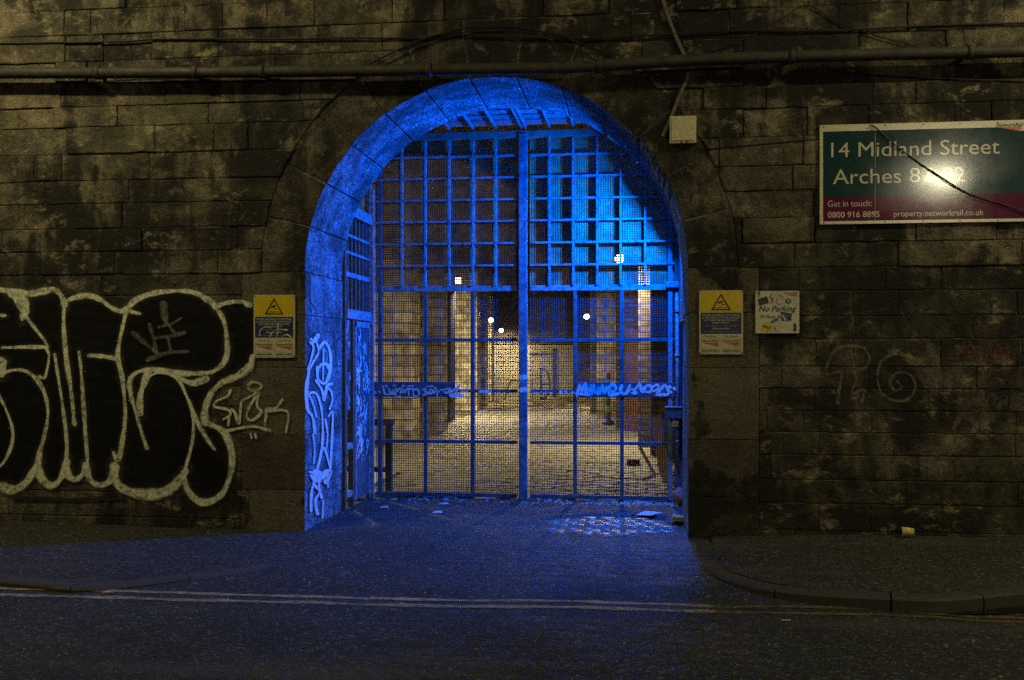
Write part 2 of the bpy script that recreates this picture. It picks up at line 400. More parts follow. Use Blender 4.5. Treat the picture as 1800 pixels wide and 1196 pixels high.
# ------------------------------------------------------------------ dimensions of the arch
XL, XR = W(537, 640).x, W(1210, 640).x
R = (XR-XL)/2; AX = (XL+XR)/2
ZC = W(890, 135).z - R
YR = 1.17              # depth of the ring
YG = 2.26              # gate plane
RO = R+0.42            # outer edge of the ring stones
JW = 0.60              # width of the jamb stones on the face

# ------------------------------------------------------------------ ground
def smooth(a, b, x):
    t = max(0.0, min(1.0, (x-a)/(b-a))); return t*t*(3-2*t)
PC = G(1070, 921); 
def in_patch(x, y, m=0.0):
    a, b = (x-PC.x)/(0.64+m), (y-PC.y)/(0.54+m)
    return a*a+b*b+0.45*noise.noise(Vector((x*2.6, y*2.6, 3))) < 1.0
def zg(x, y):
    z = -0.065*(1-smooth(-2.1, -0.3, y))
    z += 0.010*noise.noise(Vector((x*0.9, y*0.9, 0)))*(1 if y < 2.0 else 0.3)
    if y < 2.1:
        z += 0.005*noise.noise(Vector((x*4, y*4, 1)))
        # broken lip where the apron meets the road
        z -= 0.04*(0.6+0.6*noise.noise(Vector((x*3,0,9))))*math.exp(-((y+1.95-0.10*math.sin(x*1.4)-0.10*noise.noise(Vector((x*2.3,4,0))))/0.055)**2)*(1 if -3.2 < x < 0.6 else 0)
    if in_patch(x, y, 0.06): z -= 0.05
    if y > 2.25: z -= 0.045*smooth(2.25, 2.45, y)
    return z
def axis(segs):
    out = []
    for a, b, n in segs: out += [a+(b-a)*i/n for i in range(n)]
    return out+[segs[-1][1]]
xs = axis([(-40,-8,12),(-8,-4,24),(-4,1.2,104),(1.2,6,28),(6,40,12)])
ys = axis([(-30,-9,10),(-9,-3.2,30),(-3.2,3.0,124),(3.0,10,16),(10,45,14)])
v = [(x, y, zg(x, y)) for y in ys for x in xs]; nx = len(xs)
f = [(j*nx+i, j*nx+i+1, (j+1)*nx+i+1, (j+1)*nx+i) for j in range(len(ys)-1) for i in range(nx-1)]
tag(mk('road', v, f, ROAD, smooth=True), kind='structure')

# footways with kerb stones
def footway(name, pix, zf, zline):
    pts = [G(px, py, zline) for px, py in pix]
    P = catmull([Vector((p.x, p.y)) for p in pts], 8)
    P = [Vector((p.x, p.y)) for p in P]
    def nrm(i):
        d = (P[min(i+1,len(P)-1)]-P[max(i-1,0)]).normalized(); return Vector((-d.y, d.x))
    KW = 0.15
    inner = [P[i]+nrm(i)*KW for i in range(len(P))]
    v, f = [], []
    rows = 7
    for i, p in enumerate(inner):
        for j in range(rows):
            t = j/(rows-1); y = p.y+(-0.002-p.y)*t
            v.append((p.x, y, zf(p.x)+0.004*noise.noise(Vector((p.x*2, y*2, 5)))+(0.03 if name[-1] == 't' and p.x < 0 else 0.04)*t))
    for i in range(len(inner)-1):
        for j in range(rows-1):
            a = i*rows+j; f.append((a, a+rows, a+rows+1, a+1))
    fw = tag(mk(name, v, f, PAVE, smooth=True), kind='structure')
    # kerb stones
    L = [0]
    for i in range(1, len(P)): L.append(L[-1]+(P[i]-P[i-1]).length)
    def at(s):
        for i in range(1, len(P)):
            if L[i] >= s:
                t = (s-L[i-1])/max(1e-6, L[i]-L[i-1]); n = (nrm(i-1)*(1-t)+nrm(i)*t).normalized()
                return P[i-1].lerp(P[i], t), n
        return P[-1], nrm(len(P)-1)
    s = 0.0
    while s < L[-1]-0.2:
        e = min(L[-1], s+random.uniform(0.62, 0.9)); n = 5; v, f = [], []
        dz = random.uniform(-0.004, 0.006)
        for k_ in range(n+1):
            q, nn = at(s+0.006+(e-s-0.012)*k_/n); zt = zf(q.x)+dz+0.004
            o_ = [(q.x, q.y, -0.16), (q.x, q.y, zt-0.018), (q.x+nn.x*0.016, q.y+nn.y*0.016, zt),
                  (q.x+nn.x*(KW-0.004), q.y+nn.y*(KW-0.004), zt), (q.x+nn.x*(KW-0.004), q.y+nn.y*(KW-0.004), -0.16)]
            v += o_
        for k_ in range(n):
            for j in range(4): a = k_*5+j; f.append((a, a+5, a+6, a+1))
        f.append((0,1,2,3,4)); f.append(tuple(n*5+j for j in (4,3,2,1,0)))
        mk('kerb_stone', v, f, KERB, fw)
        s = e
    return fw
footway('footway_right', [(1224,962),(1234,986),(1265,1004),(1330,1024),(1420,1040),(1520,1050),(1640,1057),(1720,1052),(1800,1044),(1980,1030),(2400,1012),(3300,1000)],
        lambda x: -0.015+0.045*smooth(0.5, 1.8, x), 0.02)
footway('footway_left', [(-2400,1000),(-1200,1008),(-400,1014),(0,1022),(120,1031),(200,1027),(280,1017),(400,1003),(480,990),(532,966)],
        lambda x: -0.045+0.05*smooth(-3.2, -6.0, x) if x > -6.0 else 0.005, -0.02)

# worn double lines
zl = -0.065
def gl(px, py):
    p = G(px, py, zl); return Vector((p.x, p.y, zg(p.x, p.y)+0.006))
def line_obj(name, pix, wd, mat):
    pts = [G(px, py, zl) for px, py in pix]
    return tag(ribbon(name, [([(p.x, p.y) for p in pts], wd)], lambda x, y: Vector((x, y, zg(x, y)+0.006)), mat, None, (0,0,1)), kind='structure')
def dens(pix, n=26):
    out = []
    for (a, b), (c, d) in zip(pix, pix[1:]):
        m = max(2, int(abs(c-a)/40))
        out += [(a+(c-a)*i/m, b+(d-b)*i/m) for i in range(m)]
    return out+[pix[-1]]
line_obj('road_line', dens([(-500,1018),(0,1035),(300,1043),(600,1052),(900,1058),(1245,1065)]), 0.075, P_LINE)
line_obj('road_line', dens([(-500,1030),(0,1047),(300,1055),(600,1063),(900,1069),(1245,1075)]), 0.085, P_LINE)
line_obj('yellow_road_line', dens([(1250,1065),(1400,1068),(1560,1074),(1680,1083),(1800,1089),(2300,1106)]), 0.06, P_LINEY)
line_obj('yellow_road_line', dens([(1250,1075),(1400,1079),(1560,1083),(1680,1090),(1800,1096),(2300,1114)]), 0.06, P_LINEY)

# setts: worn patch in front of the gate, and the alley floor
def sett_mesh(a, b, h, seed):
    rr = random.Random(seed); bm = bmesh.new()
    vs = [bm.verts.new((x*a/2*(1+rr.uniform(-.05,.05)), y*b/2*(1+rr.uniform(-.08,.08)), z)) for x, y, z in
          ((-1,-1,-h),(1,-1,-h),(1,1,-h),(-1,1,-h),(-1,-1,0),(1,-1,0),(1,1,0),(-1,1,0))]
    for q in BF: bm.faces.new([vs[i] for i in q])
    te = [e for e in bm.edges if all(x.co.z > -0.001 for x in e.verts)]
    bmesh.ops.bevel(bm, geom=te, offset=0.024, segments=2, affect='EDGES', profile=0.5)
    me = bpy.data.meshes.new('sett'); bm.to_mesh(me); bm.free(); me.materials.append(SETT)
    for p in me.polygons: p.use_smooth = True
    return me
SETT_W = simple('worn_wet_sett', (0.13,0.125,0.11), 0.34, var=0.5, scale=12, bump=0.5, dirt=(0.035,0.033,0.03))
SP = [sett_mesh(0.165, 0.135, 0.06, 20+i) for i in range(6)]
for me_ in SP: me_.materials[0] = SETT_W
SM = [sett_mesh(0.215, 0.165, 0.06, i) for i in range(6)]
patch = tag(mk('sett_patch', *(lambda: ([(PC.x+0.75*math.cos(a), PC.y+0.62*math.sin(a), -0.034) for a in [i*math.pi/12 for i in range(24)]], [tuple(range(24))]))(), MORTAR), kind='structure')
def add_sett(x, y, z, parent, ms=None):
    o = bpy.data.objects.new('sett', random.choice(ms or SM)); col.objects.link(o); o.parent = parent
    o.location = (x, y, z); o.rotation_euler = (random.uniform(-.018,.018), random.uniform(-.012,.012), random.uniform(-.03,.03)+(math.pi if random.random() < .5 else 0))
    return o
row = 0; y = PC.y-0.7
while y < PC.y+0.7:
    x = PC.x-0.9+(0.085 if row % 2 else 0)
    while x < PC.x+0.9:
        xx = x+random.uniform(-.012,.012)
        if in_patch(xx, y): add_sett(xx, y, zg(xx-9, y)*0+-0.010+random.uniform(-.007,.003)-0.005, patch, SP)
        x += 0.174
    y += 0.145; row += 1
AXL = -4.9
alley = tag(mk('alley_floor', [(-7.5,2.28,-0.012),(3.0,2.28,-0.012),(3.0,34,-0.012),(-7.5,34,-0.012)], [(0,1,2,3)], MORTAR), kind='structure')
spots = []; row = 0; y = 2.38
while y < 20:
    x = -3.05 + (0.12 if row % 2 else 0) - (0 if y < 4.5 else 1.3)
    while x < 0.45:
        spots.append((x+random.uniform(-.012,.012), y+random.uniform(-.006,.006))); x += 0.226
    y += 0.176; row += 1
def sz(x, y): return 0.012+0.018*noise.noise(Vector((x*1.1, y*1.1, 7)))+random.uniform(-.010,.010)
near = spots[:300]
for x, y in near: add_sett(x, y, sz(x, y), alley)
bm = bmesh.new()
for x, y in spots[300:]:
    m0 = len(bm.verts); bm.from_mesh(random.choice(SM)); bm.verts.ensure_lookup_table()
    M4 = Matrix.Translation((x, y, sz(x, y))) @ Matrix.Rotation(random.uniform(-.03,.03), 4, 'Z') @ Matrix.Rotation(random.uniform(-.016,.016), 4, 'X')
    bmesh.ops.transform(bm, matrix=M4, verts=bm.verts[m0:])
o = bm_obj('far_setts', bm, SETT, alley, smooth=True); o['kind'] = 'stuff'
tag(box('concrete_strip', -4.6, -3.2, 2.3, 4.4, -0.02, 0.03, CONC), kind='structure')

# ------------------------------------------------------------------ the stone wall
wall = thing('railway_arch_wall', (AX, 0.5, 0), 'soot-blackened sandstone railway wall pierced by the round arch', 'wall')
XW0, XW1, ZW0, ZW1 = -14.0, 12.0, -0.3, 7.6
def path(r, jx):
    pts = [(AX-jx, ZW0)] + [(AX-jx, ZW0+(ZC-ZW0)*t) for t in (0.35, 0.7)]
    n = 36
    pts += [(AX-r*math.cos(math.pi*i/n), ZC+r*math.sin(math.pi*i/n)) for i in range(n+1)]
    pts += [(AX+jx, ZW0+(ZC-ZW0)*t) for t in (0.7, 0.35)] + [(AX+jx, ZW0)]
    return pts
inn = path(R+0.02, R+0.02)
outp = []
for x, z in inn:
    if z <= ZC+1e-6: outp.append((XW0 if x < AX else XW1, z))
    else:
        dx, dz = x-AX, z-ZC; t = min((XW1-AX)/dx if dx > 1e-6 else 1e9, (XW0-AX)/dx if dx < -1e-6 else 1e9, (ZW1-ZC)/dz)
        outp.append((AX+dx*t, ZC+dz*t))
v, f = [], []
for (a, b), (c, d) in zip(inn, outp):
    v += [(a, 0.002, b), (c, 0.002, d), (c, YR-0.004, d), (a, YR-0.004, b)]
for i in range(len(inn)-1):
    a = 4*i
    for q in range(4):
        f.append((a+q, a+(q+1) % 4, a+4+(q+1) % 4, a+4+q))
mk('wall_core', v, f, MORTAR, wall)
for xa, xb in ((XW0, -11), (8, XW1)): pass
def stone(poly, proud, depth, mat, name='stone', inset=0.007, coll=None):
    """poly: x,z outline (any winding); a block with a chamfered front"""
    ar = sum(poly[i][0]*poly[(i+1) % len(poly)][1]-poly[(i+1) % len(poly)][0]*poly[i][1] for i in range(len(poly)))
    if abs(ar) < 0.012: return
    if ar < 0: poly = poly[::-1]
    bm = bmesh.new()
    fr = [bm.verts.new((x, -proud, z)) for x, z in poly]; bk = [bm.verts.new((x, depth, z)) for x, z in poly]
    n = len(poly)
    ff = bm.faces.new(fr)
    for i in range(n): bm.faces.new((fr[(i+1) % n], fr[i], bk[i], bk[(i+1) % n]))
    bm.normal_update()
    if ff.normal.y > 0: bmesh.ops.reverse_faces(bm, faces=bm.faces[:]); bm.normal_update()
    bmesh.ops.inset_region(bm, faces=[ff], thickness=inset, depth=0.005, use_even_offset=True)
    if coll is not None:
        me = bpy.data.meshes.new('t'); bm.to_mesh(me); bm.free(); coll.from_mesh(me); bpy.data.meshes.remove(me); return
    return bm_obj(name, bm, mat, wall)
far_bm = bmesh.new()
rs = random.Random(21)
z = -0.12; ci = 0; count = 0
J = 0.003
while z < ZW1:
    h = rs.choice((0.20, 0.215, 0.235, 0.25, 0.19)); z1 = min(z+h, ZW1)
    x = XW0+rs.uniform(0, 0.5)
    while x < XW1:
        L = rs.uniform(0.42, 1.05)
        if rs.random() < 0.12: L = rs.uniform(0.26, 0.4)
        if x < -8 or x > 6: L *= 1.6
        a, b = x+J, min(x+L, XW1)-J; c, d = z+J, z1-J; x += L
        pr = rs.choice((0.001, 0.003, 0.008, 0.014, 0.020))+rs.uniform(0, .004) if c > 2.3 else rs.choice((0.001, 0.002, 0.004))+rs.uniform(0, .003)
        if rs.random() < 0.07 and c > 2.3: pr = 0.0
        jo = R+JW+J
        polys = []
        zm = (c+d)/2
        if d <= ZC+0.02:
            if b <= AX-jo or a >= AX+jo: polys = [[(a,c),(b,c),(b,d),(a,d)]]
            elif a < AX-jo < b: polys = [[(a,c),(AX-jo,c),(AX-jo,d),(a,d)]]
            elif a < AX+jo < b: polys = [[(AX+jo,c),(b,c),(b,d),(AX+jo,d)]]
            if a < AX-jo and b > AX+jo: polys = [[(a,c),(AX-jo,c),(AX-jo,d),(a,d)],[(AX+jo,c),(b,c),(b,d),(AX+jo,d)]]
        else:
            ro = RO+J
            def xl(q):
                q = q-ZC
                return math.sqrt(max(0, ro*ro-q*q)) if q < ro else 0.0
            if c >= ZC+ro: polys = [[(a,c),(b,c),(b,d),(a,d)]]
            else:
                N = 6
                zsn = [c+(d-c)*i/N for i in range(N+1)]
                top_cross = d > ZC+ro*0.93
                if not top_cross:
                    lim = [AX-xl(q) for q in zsn]
                    if a < min(lim)-0.03 or (a < max(lim)-0.06):
                        rt = [(min(b, l), q) for l, q in zip(lim, zsn)]
                        rt = [p for p in rt if p[0] > a+0.004]
                        if len(rt) >= 2: polys.append([(a, rt[0][1])]+rt+[(a, d)])
                    lim = [AX+xl(q) for q in zsn]
                    if b > min(lim)+0.06:
                        lt = [(max(a, l), q) for l, q in zip(lim, zsn)]
                        lt = [p for p in lt if p[0] < b-0.004]
                        if len(lt) >= 2: polys.append([(b, lt[0][1])]+[(b, d)]+lt[::-1])
                else:
                    N = 8; xsn = [a+(b-a)*i/N for i in range(N+1)]
                    lo = []
                    for q in xsn:
                        u = q-AX; arc = ZC+math.sqrt(max(0, ro*ro-u*u)) if abs(u) < ro else ZW0
                        lo.append((q, max(c, arc)))
                    lo = [p for p in lo if p[1] < d-0.012]
                    if len(lo) >= 2: polys.append(lo+[(lo[-1][0], d), (lo[0][0], d)])
        for pl in polys:
            vis = -6.25 < pl[0][0] < 4.3 and c < 5.15
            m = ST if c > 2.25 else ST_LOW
            # drop doubled points
            q = [pl[0]]
            for p in pl[1:]:
                if abs(p[0]-q[-1][0])+abs(p[1]-q[-1][1]) > 1e-4: q.append(p)
            if abs(q[0][0]-q[-1][0])+abs(q[0][1]-q[-1][1]) < 1e-4: q.pop()
            if len(q) < 3: continue
            q2 = []
            for (xa_, za_), (xb_, zb2_) in zip(q, q[1:]+q[:1]):
                m_ = max(1, int(math.hypot(xb_-xa_, zb2_-za_)/0.11))
                q2 += [(xa_+(xb_-xa_)*i_/m_, za_+(zb2_-za_)*i_/m_) for i_ in range(m_)]
            q = [(px_+rs.gauss(0, .0030), pz_+rs.gauss(0, .0026)) for px_, pz_ in q2]
            if vis and count < 298:
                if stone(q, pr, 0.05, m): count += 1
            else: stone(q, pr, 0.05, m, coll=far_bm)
    z = z1; ci += 1
o = bm_obj('outer_stones', far_bm, ST, wall); o['kind'] = 'stuff'
# ring stones, one wedge through the whole depth each
NV = 13
for i in range(NV):
    a0, a1 = math.pi*i/NV+0.0030, math.pi*(i+1)/NV-0.0030
    n = 8; prf = rs.uniform(0.004, 0.012); prs = rs.uniform(-0.006, 0.006); ro = RO
    ring_i = [(AX+(R-prs)*math.cos(a0+(a1-a0)*t/n), ZC+(R-prs)*math.sin(a0+(a1-a0)*t/n)) for t in range(n+1)]
    ring_o = [(AX+ro*math.cos(a0+(a1-a0)*t/n), ZC+ro*math.sin(a0+(a1-a0)*t/n)) for t in range(n+1)]
    bm = bmesh.new()
    F_ = [[bm.verts.new((p[0], y, p[1])) for p in ring_i+ring_o[::-1]] for y in (-prf, YR)]
    m_ = len(F_[0])
    for t in range(n):
        for s_ in (0, 1): bm.faces.new((F_[s_][t], F_[s_][t+1], F_[s_][m_-2-t], F_[s_][m_-1-t]))
    for t in range(m_): bm.faces.new((F_[0][t], F_[0][(t+1) % m_], F_[1][(t+1) % m_], F_[1][t]))
    bmesh.ops.recalc_face_normals(bm, faces=bm.faces[:])
    sharp = [e for e in bm.edges if len(e.link_faces) == 2 and e.calc_face_angle(0) > 0.7]
    bmesh.ops.bevel(bm, geom=sharp, offset=0.010, segments=2, affect='EDGES', profile=0.5)
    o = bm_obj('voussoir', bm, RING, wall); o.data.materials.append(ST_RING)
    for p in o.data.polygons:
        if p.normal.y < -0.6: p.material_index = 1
# jamb blocks below the springing
for sx in (-1, 1):
    zz = -0.25
    for hh in (0.62, 0.50, 0.62, 0.48, 0.60):
        z1 = min(zz+hh, ZC)
        if z1-zz < 0.05: break
        xa, xb = AX+sx*(R-rs.uniform(-.004,.004)), AX+sx*(R+JW)
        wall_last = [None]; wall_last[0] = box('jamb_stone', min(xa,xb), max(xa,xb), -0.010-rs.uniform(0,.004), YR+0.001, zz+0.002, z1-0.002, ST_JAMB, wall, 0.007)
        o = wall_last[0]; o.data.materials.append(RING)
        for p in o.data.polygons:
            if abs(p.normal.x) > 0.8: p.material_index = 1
        zz = z1
# wall soffit ledge: bridge soffit above the street
tag(box('bridge_soffit', -16, 14, -15, 1.2, 7.6, 7.9, BRICKD), kind='structure')

# ------------------------------------------------------------------ graffiti on the wall
GZ = 2.4926
def wz(yo):
    def f_(u, v_): 
        p = W(u, v_, 0); return Vector((p.x, yo, p.z))
    return f_
def z5(l): return [(x/GZ, 480+y/GZ) for x, y in l]
fill = z5([(-295,300),(-285,150),(-240,95),(0,88),(270,95),(300,118),(390,103),(450,118),(540,168),(620,120),(700,92),(800,84),(900,108),(950,150),(1000,132),(1060,127),(1108,142),(1112,370),(1050,448),(980,490),(920,560),(905,655),(960,680),(1008,740),(1020,800),(1010,880),(975,950),(930,990),(880,990),(840,950),(813,885),(760,940),(700,962),(620,962),(560,945),(508,880),(480,912),(440,925),(400,890),(385,855),(340,900),(305,870),(270,905),(235,925),(190,895),(172,855),(120,915),(60,940),(0,932),(-120,930),(-240,900),(-285,820),(-300,560)])
from mathutils.geometry import tessellate_polygon
fv = [wz(-0.021)(a, b) for a, b in fill]
o = mk('graffiti_fill', fv, [tuple(q) for q in tessellate_polygon([fv])], P_FILL, wall); o['label'] = 'black painted body of the big bubble-letter graffiti'
S = [([(-200,78),(-260,100),(-292,180),(-302,400),(-304,620),(-290,800),(-250,900),(-160,935),(-90,930)],30),
 ([(-200,75),(0,75),(70,80),(140,92),(210,78),(245,75),(275,100),(290,140)],30),
 ([(290,130),(285,200),(290,300),(300,400),(315,500),(325,580),(332,660)],23),
 ([(290,130),(330,110),(390,100),(440,115),(490,150),(530,168),(562,160)],26),
 ([(560,165),(600,120),(680,90),(770,80),(850,85),(910,115),(950,150),(985,210),(998,280),(1000,350),(980,400),(930,435),(860,440),(800,440),(700,425),(620,430),(580,460),(572,500)],26),
 ([(555,160),(585,172),(615,178)],20),
 ([(560,165),(545,230),(530,300),(522,370),(540,450),(550,530),(555,620),(545,720),(525,820),(505,790)],22),
 ([(400,362),(450,365),(522,375)],26),
 ([(20,80),(60,95),(100,160),(150,230),(205,300),(212,325)],18),
 ([(60,90),(100,110),(120,160),(110,190)],44),
 ([(210,325),(120,325),(20,328)],18),
 ([(212,330),(222,370),(205,455),(180,455)],16),
 ([(0,188),(25,188)],24),([(0,380),(20,390),(15,440)],36),
 ([(-120,500),(0,450),(40,432),(90,425),(140,440),(185,490),(210,550),(218,620),(205,700),(180,790)],19),
 ([(-20,500),(0,530),(35,600),(62,680),(60,750),(30,820),(0,850),(-40,860)],16),
 ([(248,360),(265,470),(285,600),(300,740),(298,830)],18),
 ([(355,350),(365,450),(375,600),(385,740),(392,840)],19),
 ([(180,800),(175,860),(200,910),(240,930),(280,890),(300,830)],38),
 ([(300,850),(310,890),(340,903),(370,880),(385,840)],32),
 ([(385,850),(400,900),(440,928),(490,910),(512,850)],34),
 ([(510,850),(520,920),(580,958),(680,968),(760,940),(815,875)],48),
 ([(810,880),(830,950),(880,1000),(940,995),(990,950),(1020,860),(1020,780),(990,700),(940,668),(905,655)],33),
 ([(-100,930),(0,930),(60,948),(120,920),(172,840)],42),
 ([(575,480),(582,540),(600,600),(622,680),(650,765)],19),
 ([(655,440),(640,480),(622,540),(622,610)],36),
 ([(650,460),(690,440),(740,440),(790,470),(820,530),(845,600),(855,680),(845,760),(815,870)],15),
 ([(790,460),(850,482),(910,465)],32),
 ([(835,560),(870,650),(910,720),(945,770)],20),
 ([(905,655),(905,600),(930,530),(980,480),(1050,450),(1100,410),(1112,372)],34),
 ([(950,150),(1000,132),(1060,127),(1100,142)],26)]
o = ribbon('graffiti_overspray', [(z5(p), wd*2.3/GZ) for p, wd in S], wz(-0.0222), P_HALO, wall, (0,-1,0), 0.00003)
o = ribbon('graffiti_outline', [(z5(p), wd*1.0/GZ) for p, wd in S], wz(-0.024), P_PALE, wall, (0,-1,0)); o['label'] = 'pale sprayed outline of the big bubble letters'
S = [([(725,140),(728,180),(735,215)],36),([(595,265),(640,305),(695,350)],26),([(665,230),(682,290),(692,345)],24),
 ([(690,285),(760,275),(815,262)],20),([(745,285),(755,335)],18),([(655,382),(740,350),(830,345)],20),([(705,238),(755,225),(800,200)],14),([(735,215),(770,258)],20)]
o = ribbon('graffiti_tag', [(z5(p), wd/GZ) for p, wd in S], wz(-0.038), P_GREY, wall, (0,-1,0)); o['label'] = 'greyish tag scrawled inside the bubble letters'
S = [([(1090,495),(1105,480),(1135,482),(1150,497),(1130,514),(1100,512),(1090,497)],10),
 ([(1015,515),(1000,540),(955,560),(945,585),(1000,598),(1015,620),(985,640)],10),
 ([(1005,665),(1015,600),(1035,615),(1050,660),(1062,560)],10),
 ([(1065,560),(1110,535),(1130,530),(1095,590),(1085,630),(1110,645),(1150,610),(1130,580),(1140,525)],10),
 ([(1165,665),(1172,600),(1182,595),(1215,590),(1240,555)],10),([(1175,605),(1240,600),(1268,618),(1258,695)],10),
 ([(1000,692),(1060,678),(1120,672),(1185,690)],12),([(1103,706),(1106,720)],10),([(1123,706),(1126,720)],10)]
o = ribbon('graffiti_tag', [(z5(p), wd*1.35/GZ) for p, wd in S], wz(-0.024), P_PALE, wall, (0,-1,0)); o['label'] = 'small pale hand-written tag beside the bubble letters'
o = ribbon('paint_smear', [(z5([(70,985),(200,988),(350,992),(550,986)]), 18/GZ)], wz(-0.022), P_BLK, wall, (0,-1,0))
ZR = 2.3
def z6(l): return [(1200+x/ZR, 480+y/ZR) for x, y in l]
S = [([(625,525),(632,460),(640,400),(580,408),(595,340),(640,300),(720,300),(752,340),(735,385),(690,400)],17),([(690,400),(700,430),(680,490),(730,470),(722,522)],14),([(685,330),(690,380)],9),
 ([(920,340),(850,330),(800,360),(785,420),(800,480),(850,515),(910,510),(938,460),(915,410),(860,405),(835,440),(855,475),(882,460),(865,440)],15)]
o = ribbon('chalk_mark', [(z6(p), wd/ZR) for p, wd in S], wz(-0.022), P_CHALK, wall, (0,-1,0)); o['label'] = 'faded pale looping marks on the right wall'
S = [([(1060,340),(1100,345),(1135,275),(1125,330),(1165,290),(1185,350),(1215,355),(1235,280),(1245,340),(1270,290),(1290,340),(1310,300),(1312,395)],9),([(1070,330),(1160,320),(1310,345)],7)]
o = ribbon('graffiti_tag', [(z6(p), wd/ZR) for p, wd in S], wz(-0.022), P_RED, wall, (0,-1,0)); o['label'] = 'faint red scribble on the right wall'
S = [([(1228,465),(1245,500),(1258,550),(1275,510),(1310,490)],9),([(1230,470),(1300,460)],8),([(1310,430),(1330,455),(1380,470)],10)]
o = ribbon('graffiti_tag', [(z6(p), wd/ZR) for p, wd in S], wz(-0.022), P_BLK, wall, (0,-1,0)); o['label'] = 'thin black tag near the right edge'
# graffiti on the left reveal
ZB = 3.147
def zb(l): return [(520+x/ZB, 560+y/ZB) for x, y in l]
def hx(u, v_):
    p = HX(u, v_, XL+0.012); return p
S = [([(70,290),(95,245),(125,190),(115,135),(85,115)],9),([(130,165),(160,132),(188,180),(193,260),(180,330),(155,360),(122,330),(120,270)],12),
 ([(153,170),(150,340)],6),([(130,270),(142,255),(172,255),(180,275)],12),([(70,300),(58,400),(64,500),(92,545),(105,630)],13),
 ([(80,410),(115,420),(140,500),(148,620),(140,740),(115,840)],9),([(112,345),(145,400),(155,455),(172,375),(198,362)],11),
 ([(180,540),(202,520),(200,640),(195,740),(190,830)],9),([(75,850),(115,845),(150,712),(190,830)],9),([(110,850),(150,870),(185,845),(165,900)],26),
 ([(85,870),(100,900),(85,960),(82,1060)],14),([(100,920),(128,960),(105,1010),(118,1080)],12),([(150,1010),(145,1100)],10),([(95,130),(110,110),(120,95)],16),([(75,130),(95,160),(80,230),(62,280)],8),([(165,380),(190,400),(200,450),(185,500)],9),([(70,420),(95,480),(110,540)],8),([(130,860),(125,930),(140,990)],10),([(170,870),(175,930)],8),([(95,880),(120,890),(160,860)],22),([(160,560),(172,640),(165,720)],6),([(90,640),(100,720),(95,800)],6)]
o = ribbon('graffiti_tag', [(zb(p), wd*1.5/ZB) for p, wd in S], hx, P_WHT, wall, (1,0,0)); o['label'] = 'pale throw-up letters down the left reveal of the arch'
pts = [HX(a, b, XL+0.010) for a, b in ((546,486),(566,488),(567,546),(556,546),(546,530))]
mk('steel_plate', [p for p in pts]+[p+Vector((-0.012,0,0)) for p in pts], [(4,3,2,1,0),(5,6,7,8,9)]+[(i,(i+1)%5,5+(i+1)%5,5+i) for i in range(5)], STEEL_P, wall)

# ------------------------------------------------------------------ pipe, cables, conduits
pp = [(-700,131),(0,129),(300,128),(600,125),(900,121),(1000,119),(1200,107),(1387,100),(1800,90),(2500,70)]
YP = -0.15
pts = catmull([W(a, b, YP) for a, b in pp], 5)
pipe = thing('wall_pipe', W(900,121,YP), 'long rusty iron pipe running along the wall above the arch', 'pipe')
tube('pipe_run', pts, 0.050, PIPE, pipe, 14)
def pipe_y(px):
    for (a, b), (c, d) in zip(pp, pp[1:]):
        if a <= px <= c: return b+(d-b)*(px-a)/(c-a)
for px in (168, 340, 457, 750, 1050, 1387, 1700):
    p = W(px, pipe_y(px), YP); q = W(px+9, pipe_y(px+9), YP)
    cl = tube('collar', [p, q], 0.060, PIPE, pipe, 14)
    box('bracket', p.x-0.015, p.x+0.015, YP+0.045, 0.0, p.z-0.02, p.z+0.02, BLACK, cl)
def cable(name, pix, r, Y, label, mat=None, wob=0.004):
    P = catmull([W(a, b, Y) for a, b in pix], 8)
    P = [p+Vector((0, 0, wob*noise.noise(p*3))) for p in P]
    o = tube(name, P, r, mat or CABLE, None, 6); return tag(o, label, 'cable' if name != 'conduit' else 'conduit')
cable('wall_cable', [(-400,82),(0,77),(209,73),(293,69),(508,69),(600,68),(733,67),(800,62),(900,65),(1033,68),(1183,60),(1312,54),(1403,55),(1511,52),(1655,45),(1800,41),(2200,30)], 0.009, -0.035, 'long black cable strung across the wall above the pipe')
cable('wall_cable', [(650,112),(733,73),(787,57),(833,48),(893,47),(950,55),(1000,67),(1083,104)], 0.008, -0.055, 'black cable humped over the crown of the arch above the pipe')
cable('wall_wire', [(1208,101),(1276,83),(1323,61),(1374,33),(1419,10),(1475,40),(1547,65),(1627,86)], 0.005, -0.03, 'thin wire rising to a peak on the upper right wall')
cable('wall_wire', [(1440,112),(1475,123),(1583,135),(1800,143),(2100,150)], 0.005, -0.03, 'thin sagging wire below the pipe, above the big street sign')
cable('wall_wire', [(1226,262),(1251,261),(1340,254),(1438,245)], 0.005, -0.03, 'thin wire running from the cream box to the big street sign')
cable('loose_cable', [(1528,220),(1541,226),(1580,260),(1640,303),(1700,339),(1800,371),(2000,430)], 0.0042, -0.075, 'loose black cable sagging in front of the big street sign')
cable('loose_cable', [(1532,219),(1546,229),(1586,265),(1646,306),(1706,341),(1806,376),(2000,436)], 0.0038, -0.070, 'second slack cable hanging beside the first across the sign')
cable('conduit', [(1158,-30),(1168,10),(1184,55),(1203,98)], 0.016, -0.03, 'bent grey conduit coming down to the pipe from above', CONDUIT, 0)
cable('conduit', [(1209,128),(1207,140),(1196,165),(1180,205),(1164,240)], 0.015, -0.035, 'grey conduit slanting from the pipe towards the arch edge', CONDUIT, 0)
cable('wall_wire', [(1200,130),(1193,160),(1183,190),(1168,228)], 0.005, -0.03, 'thin wire hanging beside the slanting conduit')
